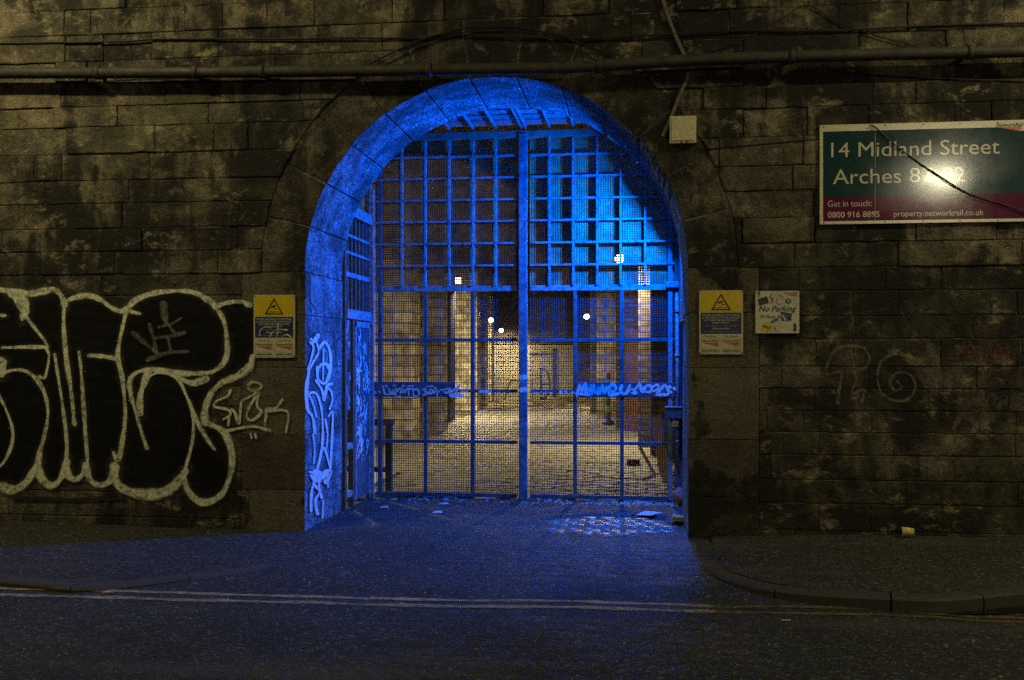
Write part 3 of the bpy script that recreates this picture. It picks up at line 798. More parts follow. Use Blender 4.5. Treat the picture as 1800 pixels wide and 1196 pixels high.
# hanging roots at the right of the arch
rt = thing('hanging_weeds', W(1160,330,-0.01), 'black weeds hanging from the right shoulder of the arch', 'weeds')
v, f = [], []
rr = random.Random(4)
for i in range(46):
    a = rr.uniform(0.42, 0.86); p = Vector((AX+(R+0.01)*math.cos(a), rr.uniform(-0.015, 0.18), ZC+(R+0.01)*math.sin(a)))
    L = rr.uniform(0.05, 0.26)*(1.3 if a < 0.66 else 0.6); q = [p]
    for s_ in range(4): q.append(q[-1]+Vector((rr.uniform(-.018,.012), rr.uniform(-.01,.01), -L/4)))
    tubemesh(q, [0.006,0.005,0.004,0.003,0.001], 4, v, f)
o = mk('strand', v, f, BLACK, rt); o['kind'] = 'stuff'

# ------------------------------------------------------------------ signs and box
def flat(name, pts, y, mat, parent):
    return mk(name, [(a, y, b) for a, b in pts], [tuple(range(len(pts)))], mat, parent)
def rect(name, x0, x1, z0, z1, y, mat, parent): return flat(name, [(x0,z0),(x1,z0),(x1,z1),(x0,z1)], y, mat, parent)
def text(name, s, x, z, size, y, mat, parent, width=None, bold=0.0, shear=0.0, align='LEFT', rot=0.0):
    cu = bpy.data.curves.new('t', 'FONT'); cu.body = s; cu.size = size; cu.offset = bold*size; cu.shear = shear
    cu.align_x = align; cu.resolution_u = 4
    ob = bpy.data.objects.new('t', cu); col.objects.link(ob)
    bpy.context.view_layer.update()
    me = bpy.data.meshes.new_from_object(ob.evaluated_get(bpy.context.evaluated_depsgraph_get()))
    bpy.data.objects.remove(ob); bpy.data.curves.remove(cu)
    xs_ = [q.co.x for q in me.vertices]
    k_ = width/(max(xs_)-min(xs_)) if width else 1.0
    x00 = min(xs_) if align == 'LEFT' else 0
    cr, sr = math.cos(rot), math.sin(rot)
    for q in me.vertices:
        a, b = (q.co.x-x00)*k_, q.co.y
        q.co = (x+a*cr-b*sr, y, z+a*sr+b*cr)
    me.materials.clear()
    n = len(me.vertices); par = list(range(n))
    def find(i):
        while par[i] != i: par[i] = par[par[i]]; i = par[i]
        return i
    for e in me.edges: par[find(e.vertices[0])] = find(e.vertices[1])
    comp = {}
    for i in range(n): comp.setdefault(find(i), []).append(i)
    ext = sorted((min(me.vertices[i].co.x for i in c), max(me.vertices[i].co.x for i in c), r_) for r_, c in comp.items())
    words = []; right = -1e9
    for a, b, r_ in ext:
        if a-right > 0.16*size*k_ or not words: words.append(set())
        words[-1].add(r_); right = max(right, b)
    vid = [find(i) for i in range(n)]; out = None
    for wset in words:
        fs = [tuple(p.vertices) for p in me.polygons if vid[p.vertices[0]] in wset]
        ids = sorted({i for f_ in fs for i in f_}); mp_ = {j: q for q, j in enumerate(ids)}
        out = mk(name, [me.vertices[i].co.copy() for i in ids], [tuple(mp_[i] for i in f_) for f_ in fs], mat, parent)
    bpy.data.meshes.remove(me); return out
def rounded(x0, x1, z0, z1, r, n=4):
    out = []
    for cx_, cz_, a0 in ((x1-r,z0+r,-90),(x1-r,z1-r,0),(x0+r,z1-r,90),(x0+r,z0+r,180)):
        for i in range(n+1):
            a = math.radians(a0+90*i/n); out.append((cx_+r*math.cos(a), cz_+r*math.sin(a)))
    return out
def plate(name, x0, x1, z0, z1, r, y0, y1, mat, parent):
    p = rounded(x0, x1, z0, z1, r); n = len(p)
    return mk(name, [(a, y0, b) for a, b in p]+[(a, y1, b) for a, b in p],
              [tuple(range(n)), tuple(range(n, 2*n))[::-1]]+[(i, n+i, n+(i+1) % n, (i+1) % n) for i in range(n)], mat, parent)
def swoosh(x, z, w_, h_, y, parent, mat):
    for k_, q in enumerate(([(0,1),(1,1),(0.99,0.93),(0.55,0.45),(0.3,0.72)], [(0.60,0.42),(0.98,0.84),(0.985,0.62),(0.76,0.2)], [(0.80,0.16),(0.985,0.5),(0.97,0.0)])):
        flat('logo_stripe', [(x+a*w_, z+b*h_) for a, b in q], y-0.0003*k_, mat, parent)
# large street sign
x0, x1, z0, z1 = W(1439,300).x, W(1808,300).x, 2.716, 3.566
sg = thing('street_sign', (x0, 0, z0), 'large teal and purple sign reading 14 Midland Street Arches', 'sign')
YS = -0.055
box('board', x0, x1, YS, -0.008, z0, z1, S_WHITE, sg, 0.004)
wS, hS = x1-x0, z1-z0
def sp(px, py): p = W(px, py, YS); return p.x, p.z
tx0 = x0+0.028; tx1 = x1-0.012
zsp = sp(1500,346)[1]; zt = z1-0.058; zb_ = z0+0.028
teal = flat('teal_panel', [(tx0,zsp),(tx1,zsp),(tx1,zt-0.045),(tx1-0.22,zt),(tx0,zt)], YS-0.0015, S_TEAL, sg)
purp = rect('purple_panel', tx0, tx1, zb_, zsp-0.0005, YS-0.0016, S_PURP, sg)
def stext(s, px, py, pxh, pxw, mat, bold=0.0, shear=0.0, y=YS-0.003):
    a = W(px, py, YS); b = W(px+pxw, py, YS); h = pxh*(D+YS)/ray(px, py).y
    return text('lettering', s, a.x, a.z, h/0.70, y, mat, purp if py > 340 else teal, b.x-a.x, bold, shear)
stext('14 Midland Street', 1461, 277, 26, 296, S_PALE, 0.0)
stext('Arches 87-92', 1464, 324, 26, 232, S_PALE, 0.0)
stext('Get in touch:', 1455, 364, 11, 77, S_PALE, 0.0)
stext('0800 916 8895', 1455, 383, 10, 91, S_PALE, 0.012)
stext('property.networkrail.co.uk', 1571, 381, 10, 158, S_PALE, 0.006)
stext('NetworkRail', 1751, 223, 6, 48, S_BLACK, 0.008, 0.25)
swoosh(sp(1754,0)[0], zt-0.042, 0.19, 0.042, YS-0.003, sg, S_ORNG)
rect('seam', sp(1538,0)[0], sp(1539,0)[0]-0.001, zb_, zt, YS-0.0022, S_GREY, sg)
for px in (1446, 1553, 1620, 1684, 1750):
    for zz in (z1-0.018, z0+0.014):
        xx = W(px, 300).x; lathe('screw', [(0.006,0),(0.006,0.002),(0.003,0.003)], S_BLACK, sg, Matrix.Translation((xx, YS, zz)) @ Matrix.Rotation(math.radians(90), 4, 'X'), 8)
# CCTV warning signs
def cctv(pxl, pyt, pxr, pyb, label, extra):
    a = W(pxl, pyt, -0.03); b = W(pxr, pyb, -0.03); X0, X1, Z0, Z1 = a.x, b.x, b.z, a.z; w_, h_ = X1-X0, Z1-Z0
    t = thing('cctv_sign', (X0, 0, Z0), label, 'sign', 'CCTV warning signs either side of the arch')
    y = -0.030
    bd = plate('board', X0, X1, Z0, Z1, 0.012, y, -0.008, S_WHITE, t)
    U = lambda u: X0+u*w_
    V = lambda v_: Z1-v_*h_
    yl = rect('yellow_panel', U(.03), U(.97), V(.335), V(.015), y-0.0015, S_YEL, t)
    nv = rect('navy_panel', U(.035), U(.965), V(.68), V(.35), y-0.0015, S_NAVY, t)
    o_, i_ = [(.50,.05),(.73,.31),(.27,.31)], [(.50,.085),(.68,.292),(.32,.292)]
    vv = [(U(p), y-0.003, V(q)) for p, q in o_+i_]
    mk('warning_triangle', vv, [(0,1,4,3),(1,2,5,4),(2,0,3,5)], S_BLACK, yl)
    flat('camera_symbol', [(U(.42),V(.19)),(U(.53),V(.155)),(U(.55),V(.18)),(U(.44),V(.215))], y-0.003, S_BLACK, yl)
    flat('camera_bracket', [(U(.50),V(.20)),(U(.515),V(.195)),(U(.54),V(.222)),(U(.60),V(.215)),(U(.60),V(.228)),(U(.53),V(.235))], y-0.003, S_BLACK, yl)
    def tx(s, cu, v_, hgt, wd, mat, bold=0.0, shear=0.0):
        text('lettering', s, U(cu-wd/2), V(v_), hgt*h_/0.70, y-0.003, mat, yl if v_ < .34 else nv if v_ < .68 else bd, wd*w_, bold, shear)
    tx('24 HOUR CCTV', .5, .278, .018, .30, S_BLACK, .01)
    for k_, (s, wd) in enumerate((('IMAGES ARE BEING MONITORED', .86), ('& RECORDED FOR THE PURPOSE', .84), ('OF CRIME PREVENTION AND', .74), ('PUBLIC SAFETY', .40))):
        tx(s, .5, .400+.040*k_, .026, wd, S_PALE, .008)
    tx('This scheme is controlled by', .5, .565, .022, .70, S_GREY)
    tx('NetworkRail', .5, .61, .026, .40, S_PALE, .01, .25)
    tx('For further information contact', .5, .657, .022, .80, S_GREY)
    tx('Operated by', .25, .727, .022, .30, S_BLACK); tx('Controlled by', .74, .727, .022, .33, S_BLACK)
    for u0, u1 in ((.04,.475),(.53,.96)):
        for q in ((u0,u1,.745,.749),(u0,u1,.972,.976)): rect('panel_rule', U(q[0]), U(q[1]), V(q[3]), V(q[2]), y-0.002, S_GREY, t)
        for q in (u0, u1-.006): rect('panel_rule', U(q), U(q+.006), V(.972), V(.749), y-0.002, S_GREY, t)
        m_ = (u0+u1)/2
        tx('NetworkRail', m_, .80, .028, .39, S_BLACK, .012, .25)
        swoosh(U(u0+.03), V(.875), .37*w_, .06*h_, y-0.003, t, S_ORNG)
        tx('Community Relations', m_, .912, .010, .38, S_GREY)
        tx('0800916 8895', m_, .957, .026, .38, S_BLACK, .012)
    for u in (.03, .97):
        for v_ in (.02, .98): lathe('screw', [(0.005,0),(0.005,0.003),(0.002,0.004)], S_BLACK, t, Matrix.Translation((U(u), y-0.001, V(v_))) @ Matrix.Rotation(math.radians(90), 4, 'X'), 8)
    if extra:
        mp = lambda u, q: Vector((U(u), y-0.0045, V(q)))
        ribbon('scrawl', [([(.16,.64),(.15,.58),(.22,.53),(.33,.51),(.42,.53)],.022),([(.40,.66),(.46,.60),(.58,.55),(.82,.56)],.03),([(.60,.46),(.60,.56),(.57,.66)],.03),([(.70,.66),(.80,.63),(.92,.67)],.025)], mp, P_PALE, nv, (0,-1,0))
    return t
cctv(446, 519, 518, 629, 'scrawled-over yellow and navy CCTV sign beside the graffiti', True)
cctv(1229, 511, 1306, 623, 'clean yellow and navy CCTV sign right of the arch', False)
# no parking sign
a = W(1328, 512, -0.03); b = W(1405, 586, -0.03); X0, X1, Z0, Z1 = a.x, b.x, b.z, a.z; w_, h_ = X1-X0, Z1-Z0
t = thing('no_parking_sign', (X0, 0, Z0), 'dirty cream No Parking sign covered in stickers', 'sign'); y = -0.03
plate('board', X0, X1, Z0, Z1, 0.008, y, -0.008, S_DIRTY, t)
U = lambda u: X0+u*w_
V = lambda q: Z1-q*h_
text('lettering', 'No Parking', U(.08), V(.48), .13*h_/.7, y-.002, S_BLACK, t, .85*w_, .010, .25)
text('lettering', '24 Hour Access', U(.09), V(.645), .085*h_/.7, y-.002, S_BLACK, t, .70*w_, 0, .25)
text('lettering', 'NetworkRail', U(.65), V(.065), .035*h_/.7, y-.002, S_BLACK, t, .32*w_, .008, .25)
swoosh(U(.69), V(.135), .25*w_, .06*h_, y-.002, t, S_ORNG)
k_ = gloss('sticker_red', (0.30,0.02,0.02), 0.5)
flat('sticker', [(U(.05),V(.19)),(U(.26),V(.12)),(U(.31),V(.28)),(U(.09),V(.345))], y-.003, S_BLACK, t)
flat('sticker', [(U(.17),V(.25)),(U(.22),V(.235)),(U(.23),V(.27)),(U(.19),V(.29))], y-.0045, k_, t)
flat('sticker', [(U(.58),V(.49)),(U(.82),V(.53)),(U(.82),V(.70)),(U(.60),V(.71))], y-.0035, S_NAVY, t)
flat('sticker', [(U(.60),V(.57)),(U(.63),V(.56)),(U(.71),V(.69)),(U(.67),V(.71))], y-.005, S_PALE, t)
flat('sticker', [(U(.67),V(.56)),(U(.74),V(.58)),(U(.72),V(.66)),(U(.68),V(.65))], y-.005, GREEN, t)
flat('sticker', [(U(.16),V(.75)),(U(.40),V(.78)),(U(.36),V(.97)),(U(.14),V(.94))], y-.003, S_YEL, t)
flat('sticker', [(U(.34),V(.73)),(U(.40),V(.68)),(U(.50),V(.62)),(U(.53),V(.70)),(U(.45),V(.72)),(U(.38),V(.77))], y-.0042, GREEN, t)
rect('sticker', U(.87), U(.93), V(.95), V(.77), y-.003, S_BLACK, t)
def disc(u, q, r, m, yy): flat('sticker', [(U(u)+r*w_*math.cos(i*math.pi/8), V(q)+r*w_*math.sin(i*math.pi/8)) for i in range(16)], yy, m, t)
disc(.56, .24, .09, S_PALE, y-.0028); disc(.75, .24, .06, S_BLACK, y-.003); disc(.75, .24, .035, S_GREY, y-.0042)
for i in range(9):
    a_ = i*2*math.pi/9; disc(.56+.072*math.cos(a_), .24+.072*math.sin(a_), .010, S_BLACK if i % 3 else k_, y-.0042)
mp = lambda u, q: Vector((U(u), y-0.0055, V(q)))
ribbon('scrawl', [([(.17,.86),(.21,.80),(.22,.89),(.26,.82),(.28,.90),(.33,.83),(.35,.92)],.018),([(.05,.05),(.10,.02),(.07,.13)],.03),([(.36,.09),(.34,.15),(.40,.2),(.37,.27)],.03),([(.42,.82),(.46,.92)],.03),([(.5,.1),(.58,.12),(.63,.16)],.015)], mp, P_BLK, t, (0,-1,0))
ribbon('scrawl', [([(.55,.88),(.58,.82),(.62,.88),(.66,.82),(.70,.87)],.02)], mp, P_RED, t, (0,-1,0))
# cream box
a = W(1177, 205, -0.06); b = W(1224, 252, -0.06)
t = thing('junction_box', (a.x, 0, b.z), 'square cream plastic box beside the shoulder of the arch', 'box')
box('housing', a.x, b.x, -0.075, 0.0, b.z, a.z, CREAM, t, 0.012)
box('cover', a.x+0.016, b.x-0.010, -0.083, -0.0755, b.z+0.022, a.z-0.012, CREAM, t, 0.003)
for u in (0.42, 0.62): box('catch', a.x+(b.x-a.x)*u, a.x+(b.x-a.x)*u+0.012, -0.080, -0.0755, b.z+0.006, b.z+0.018, BLACK, t)

# ------------------------------------------------------------------ gate
def gx(px): return W(px, 600, YG).x
def gz(py): return HC+(HY-py)*(YG+D)/ray(920, py).y
ZT = gz(245)
up_rows = [gz(q) for q in (274, 312, 350.5, 388.5, 427.5, 466.5)]
zB, zM = gz(872), [gz(q) for q in (778, 688, 598, 507)]
PLATE = {}
def gate_leaf(name, label, sx, vl, vu, pxa, pxb, plate_px):
    g = thing(name, (gx(sx), YG, 0), label, 'gate', 'leaves of the mesh gate in the arch')
    xa, xb = gx(pxa), gx(pxb)
    box('hinge_stile' , gx(sx)-0.024, gx(sx)+0.024, YG-0.02, YG+0.03, zB-0.02, ZT, STEEL_D if sx < 900 else STEEL, g, 0.004)
    box('bottom_rail', xa, xb, YG-0.018, YG+0.028, zB-0.02, zB+0.022, STEEL_D, g, 0.004)
    for i, zz in enumerate(zM): box('rail', xa, xb, YG-0.018, YG+0.028, zz-(0.018 if i < 3 else 0.030), zz+(0.018 if i < 3 else 0.030), STEEL_D if i < 3 else STEEL, g, 0.003)
    for px in vl: box('upright', gx(px)-0.02, gx(px)+0.02, YG-0.015, YG+0.026, zB, zM[3], STEEL_D, g, 0.003)
    for px in vu: box('grille_upright', gx(px)-0.0105, gx(px)+0.0105, YG-0.035, YG+0.020, zM[3]+0.03, ZT, STEEL, g)
    for zz in up_rows: box('grille_bar', xa, xb, YG-0.032, YG+0.018, zz-0.0105, zz+0.0105, STEEL, g)
    # welded mesh behind the bars
    p = 0.0262; segs = []
    n = int((xb-xa)/p)
    for i in range(n+1):
        x = xa+(xb-xa)*i/n; segs.append(((x, YG+0.040, zB), (x, YG+0.040, zM[3]), 0.0060, 0.006))
    n2 = int((zM[3]-zB)/p)
    for i in range(n2+1):
        zz = zB+(zM[3]-zB)*i/n2; segs.append(((xa, YG+0.0465, zz), (xb, YG+0.0465, zz), 0.006, 0.0055))
    m_ = many_bars('wire_mesh', segs, WIRE_D, g)
    segs = []
    for i in range(n+1):
        x = xa+(xb-xa)*i/n; segs.append(((x, YG+0.040, zM[3]+.001), (x, YG+0.040, ZT), 0.0140, 0.005))
    n3 = int((ZT-zM[3])/p)
    for i in range(n3+1):
        zz = zM[3]+.002+(ZT-zM[3]-.002)*i/n3; segs.append(((xa, YG+0.0452, zz), (xb, YG+0.0452, zz), 0.005, 0.0140))
    many_bars('wire_mesh', segs, WIRE, g)
    pa, pb = gx(plate_px[0]), gx(plate_px[1]); za, zb2 = gz(plate_px[3]), gz(plate_px[2])
    PLATE[sx] = box('lock_plate', pa, pb, YG-0.030, YG-0.0205, za, zb2, STEEL_D, g, 0.002)
    return g
gl_ = gate_leaf('gate_leaf', 'left leaf of the mesh gate with the thick centre post', 668, (748,831), (707,748,790,832,872), 660, 909, (653,800,672,699))
mpost = box('meeting_post', gx(912.5), gx(927), YG-0.055, YG+0.03, 0.0, gz(236), STEEL_P, gl_, 0.006)
gr_ = gate_leaf('gate_leaf', 'right leaf of the mesh gate, lit bright blue at top', 1178, (1011,1093), (966,1008,1050,1091,1134), 932, 1186, (1013,1186,672,697))
# writing on the plates and the post
rr = random.Random(12)
def scr(px0, px1, py0, py1, n, wd):
    out = []; x = px0
    stp = (px1-px0)/n
    for i in range(n):
        m_ = rr.choice((4,5,6)); out.append(([(x+stp*(0.05+0.95*rr.random()), py0+(py1-py0)*rr.random()) for _ in range(m_)], wd*rr.uniform(0.7,1.2))); x += stp
    return out
gm = lambda yo: (lambda u, q: W(u, q, yo))
def g5(l): return [(640+x/5.98, 640+y/5.98) for x, y in l]
S = [([(200,235),(210,290),(225,320),(290,315),(330,320)],14),([(262,265),(280,300),(310,265),(300,300),(340,290)],11),([(335,255),(330,300),(360,270),(395,250),(380,310)],11),([(395,265),(405,305),(425,270),(430,300),(455,250)],11),([(470,255),(470,330)],12),([(455,270),(505,258)],9),([(515,265),(520,330),(560,340),(580,300),(555,265),(525,275)],12),
     ([(610,270),(655,260),(635,285),(670,310),(620,325)],12),([(700,265),(680,300),(700,315),(720,280)],11),([(720,270),(735,310),(765,265),(768,340)],11),([(745,250),(750,255)],12),([(780,300),(810,270),(840,280)],10),([(855,265),(910,262),(880,300),(850,300)],13),([(900,300),(950,270),(1005,220),(960,300),(905,318)],13),([(910,330),(970,335),(1030,335)],22),([(1020,280),(1035,300),(1050,275),(1070,300),(1095,265)],9),
     ([(310,230),(330,225)],10),([(400,228),(425,235)],10),([(470,232),(515,230)],10),([(660,240),(720,232)],10),([(230,228),(240,235)],12),([(350,345),(385,340)],10),([(160,292),(165,296)],14),([(118,300),(122,304)],12)]
o = ribbon('plate_scrawl', [(g5(p), wd*1.75/5.98) for p, wd in S], gm(YG-0.033), P_WHT, PLATE[668], (0,-1,0), 0.0003)
o = ribbon('sticker', [([(844,688.5),(862,688.5)], 5)], gm(YG-0.022), P_WHT, gl_, (0,-1,0))
def g6(l): return [(880+x/4.983, 580+y/4.983) for x, y in l]
S = [(g6(p), wd*1.4/4.983) for p, wd in (
 ([(670,580),(690,480),(710,560),(730,480),(745,570)],16),([(745,470),(770,560),(790,480),(800,560)],18),([(815,480),(830,560),(860,500),(850,570)],14),([(870,560),(890,480),(905,560),(930,500)],16),
 ([(950,500),(985,480),(1010,510),(985,545),(950,520),(960,570),(1030,560)],22),([(1060,490),(1050,540),(1090,560),(1130,490)],20),([(1100,565),(1150,520),(1195,560),(1150,555)],14),
 ([(1165,540),(1195,500),(1220,475),(1235,540),(1265,500)],18),([(1250,545),(1280,490),(1320,500),(1310,545),(1260,540)],18),([(1330,500),(1370,480),(1385,510),(1340,540)],16),([(1375,555),(1430,490),(1455,500),(1465,565),(1370,565)],20),
 ([(1478,500),(1482,504)],24),([(1522,515),(1526,518)],26),([(1484,540),(1490,545)],24),([(660,560),(780,572)],14))]
ribbon('plate_scrawl', [([(1018,686),(1060,684),(1100,687),(1140,685),(1165,686)], 19)], gm(YG-0.0318), P_GREY, PLATE[1178], (0,-1,0), 0.0003)
ribbon('plate_scrawl', S, gm(YG-0.033), P_WHT, PLATE[1178], (0,-1,0), 0.0003)
ribbon('rail_scrawl', [(g6(p), wd/4.983) for p, wd in (([(525,543),(532,545)],26),([(568,540),(574,544)],24),([(628,548),(640,552)],18),([(275,540),(290,555),(310,545),(330,555),(350,543),(380,553),(400,545),(450,552)],6))], gm(YG-0.022), P_WHT, gr_, (0,-1,0), 0.0003)
S = [([(914,556),(924,552),(917,562),(925,565)],1.8),([(914,576),(919,568),(925,576)],1.6),([(915,571),(924,572)],1.4),([(915,582),(924,580),(920,590),(916,588)],2)]
S += scr(914,925,592,610,3,2.2)+[([(915,618),(926,618)],1.6),([(920,612),(920,628)],1.6),([(917,634),(923,631),(924,638),(917,638)],1.5)]
S += [([(917,664),(923,663)],9),([(917,686),(923,685)],9),([(918,698),(921,703)],2),([(919,765),(926,770),(918,785),(921,800)],1.8),([(916,790),(925,785)],1.4),([(915,800),(922,812),(926,800)],1.5)]
for grp in (S[:4], S[4:10], S[12:13], S[13:]): ribbon('post_scrawl', grp, gm(YG-0.058), P_GREY, mpost, (0,-1,0), 0.0003)
for grp in (S[10:11], S[11:12]): ribbon('post_sticker', grp, gm(YG-0.058), P_WHT, mpost, (0,-1,0), 0.0003)
# timber head over the gate and the mesh roof of the cage
zt0 = gz(243); zt1 = gz(231)
tag(box('head_beam', XL-0.3, XR+0.25, YG-0.04, YG+0.06, zt0, zt1, WOOD, None, 0.006), 'weathered timber beam across the top of the gate', 'beam')
cg = thing('cage_roof', (AX, 1.7, zt1), 'flat barred mesh roof between the arch and the gate head', 'grille')
for px in (666, 707, 748, 790, 832, 872, 917, 924, 966, 1008, 1050, 1091, 1134, 1177):
    bar('roof_bar', (gx(px), YR+0.03, zt1+0.045), (gx(px), YG+0.05, zt1+0.045), 0.022, 0.03, STEEL, cg)
for yy in (1.32, 1.52, 1.75, 2.0): bar('cross_bar', (XL-0.25, yy, zt1+0.066), (XR+0.2, yy, zt1+0.066), 0.015, 0.012, STEEL, cg)
box('sheet', XL-0.25, XR+0.2, YR+0.02, YG+0.05, zt1+0.075, zt1+0.080, STEEL, cg)
# left side screen with the wicket door
XS = XL-0.005
scn = thing('side_screen', (XS, 1.7, 0), 'barred side screen running back from the left jamb to the gate', 'screen')
def sy(px, py=600): return HX(px, py, XS).y
Y0, Y1 = YR+0.03, YG-0.02
ys_ = [Y0+(Y1-Y0)*i/7 for i in range(8)]
z_head = 1.98
box('front_post', XS-0.03, XS+0.03, Y0, Y0+0.05, 0, 3.6, STEEL_D, scn, 0.004)
box('back_post', XS-0.025, XS+0.035, Y1-0.05, Y1+0.01, 0, 4.0, STEEL, scn, 0.004)
box('head_rail', XS-0.04, XS+0.05, Y0+0.02, Y1, z_head, z_head+0.10, STEEL, scn, 0.006)
for zz, hh in ((2.42, 0.05), (2.66, 0.03), (2.84, 0.03), (3.06, 0.11)):
    box('rail', XS-0.02-(0.03 if hh > .1 else 0), XS+0.025+(0.03 if hh > .1 else 0), Y0+0.05, Y1-0.05, zz, zz+hh, STEEL, scn, 0.004)
for yy in ys_[1:-1]:
    box('screen_bar', XS-0.012, XS+0.014, yy-0.014, yy+0.014, z_head+0.10, 3.06, STEEL_D, scn)
segs = []
p = 0.03; n = int((Y1-Y0)/p)
for i in range(n+1): segs.append(((XS-0.035, Y0+i*p, z_head+0.1), (XS-0.035, Y0+i*p, 4.0), 0.006, 0.006))
for i in range(int((4.0-z_head)/p)): segs.append(((XS-0.042, Y0, z_head+0.1+i*p), (XS-0.042, Y1, z_head+0.1+i*p), 0.006, 0.006))
many_bars('wire_mesh', segs, WIRE, scn)
# narrow side panel with letter slot
yp0, yp1 = Y0+0.06, Y0+0.24
box('side_panel', XS-0.008, XS+0.012, yp0, yp1, 1.02, z_head, STEEL_D, scn)
box('slot', XS+0.0125, XS+0.016, yp0+0.09, yp0+0.16, 1.42, 1.56, BLACK, scn)
box('panel_stay', XS-0.01, XS+0.03, yp0, yp1+0.03, 0.62, 0.68, STEEL, scn)
box('panel_foot', XS-0.01, XS+0.03, yp0, yp1+0.03, 0.12, 0.18, STEEL, scn)
box('middle_post', XS-0.03, XS+0.03, yp1+0.06, yp1+0.11, 0, z_head, STEEL_D, scn, 0.004)
segs = [((XS-0.02, yp0+i*0.03, 0.05), (XS-0.02, yp0+i*0.03, 1.02), 0.006, 0.006) for i in range(7)] + [((XS-0.027, yp0, 0.05+i*0.03), (XS-0.027, yp1, 0.05+i*0.03), 0.006, 0.006) for i in range(33)]
many_bars('wire_mesh', segs, WIRE_D, scn)
dr = thing('wicket_door', (XS, 1.9, 0), 'sheet steel side door covered in marker scrawl', 'door')
yd0, yd1 = yp1+0.14, Y1-0.06
wleaf = box('door_leaf', XS-0.02, XS+0.018, yd0, yd1, 0.05, z_head-0.015, STEEL_D, dr, 0.004)
for a, b, c, d in ((yd0,yd0+0.04,0.05,z_head-0.015),(yd1-0.03,yd1,0.05,z_head-0.015),(yd0,yd1,z_head-0.08,z_head-0.015)):
    box('door_frame', XS+0.0185, XS+0.034, a, b, c, d, STEEL, dr, 0.003)
box('kick_plate', XS+0.0185, XS+0.030, yd0+0.041, yd1-0.031, 0.055, 0.30, STEEL_D, dr, 0.002)
k = M('door_marker', rough=0.6)
S = []
for i in range(44):
    yy, zz = rr.uniform(yd0+.06, yd1-.06), rr.uniform(0.35, 1.82)
    S.append(([(yy+rr.uniform(-.08,.08), zz+rr.uniform(-.10,.10)) for _ in range(rr.choice((4,5,6)))], rr.uniform(.010,.03)))
ribbon('door_scrawl', S, lambda u, q: Vector((XS+0.0195, max(yd0+.042, min(yd1-.032, u)), q)), P_WHT, wleaf, (1,0,0), 0.0003)
S = []
for i in range(7):
    yy, zz = rr.uniform(yp0+.03, yp1-.03), rr.uniform(1.1, 1.9)
    S.append(([(max(yp0, min(yp1, yy+rr.uniform(-.05,.05))), zz+rr.uniform(-.08,.08)) for _ in range(4)], .012))
ribbon('panel_scrawl', S, lambda u, q: Vector((XS+0.0135, u, q)), P_WHT, scn, (1,0,0), 0.0003)
# gate post at the left, drop bolt, latch and post at the right
tag(box('gate_post', gx(651), gx(660), YG-0.09, YG-0.04, 0.0, gz(330), STEEL, None, 0.005), 'pale square post between the side door and the left gate leaf', 'post')
t = thing('slam_post', (XR-0.01, YG, 0), 'dark steel post behind the right jamb that the gate closes on', 'post')
box('post_body', XR-0.035, XR+0.12, YG-0.02, YG+0.10, 0, 4.0, STEEL_D, t, 0.006)
box('side_sheet', XR+0.005, XR+0.015, YR+0.02, YG-0.02, 1.95, 3.9, STEEL, t)
box('hook', XR-0.13, XR+0.03, YG-0.055, YG-0.025, gz(508), gz(498), STEEL, t, 0.004)
a = W(1189.5, 516, YG-0.06); b = W(1192.5, 803, YG-0.06)
t = thing('drop_bolt', b, 'long thin blue-lit bolt rod standing beside the right leaf', 'bolt')
tube('rod', [a, b], 0.019, STEEL, t, 10)
for py in (548, 625, 776): q = W(1190.5, py, YG-0.06); tube('rod_guide', [q-Vector((0,0,.012)), q+Vector((0,0,.012))], 0.027, STEEL, t, 10)
a = W(1170, 715, YG-0.12); b = W(1212, 736, YG-0.12)
t = thing('gate_latch', a, 'boxy steel latch with padlock at the right jamb', 'latch')
box('latch_box', a.x, b.x, YG-0.14, YG-0.06, b.z, a.z-0.012, STEEL_D, t, 0.004)
box('latch_cap', a.x-0.01, b.x, YG-0.15, YG-0.05, a.z-0.012, a.z, STEEL, t, 0.003)
q = W(1200, 726, YG-0.145); lathe('bolt_head', [(0.022,0),(0.022,0.012),(0.014,0.016)], PIPE, t, Matrix.Translation(q+Vector((0,.004,0))) @ Matrix.Rotation(math.radians(90), 4, 'X'), 10)
q = W(1187, 743, YG-0.10); box('padlock', q.x-0.035, q.x+0.035, YG-0.12, YG-0.085, q.z-0.045, q.z+0.02, CREAM, t, 0.006)
tube('shackle', catmull([q+Vector((-.022,0,.02)), q+Vector((-.02,0,.06)), q+Vector((0,0,.075)), q+Vector((.02,0,.06)), q+Vector((.022,0,.02))], 4), 0.007, S_GREY, t, 8)
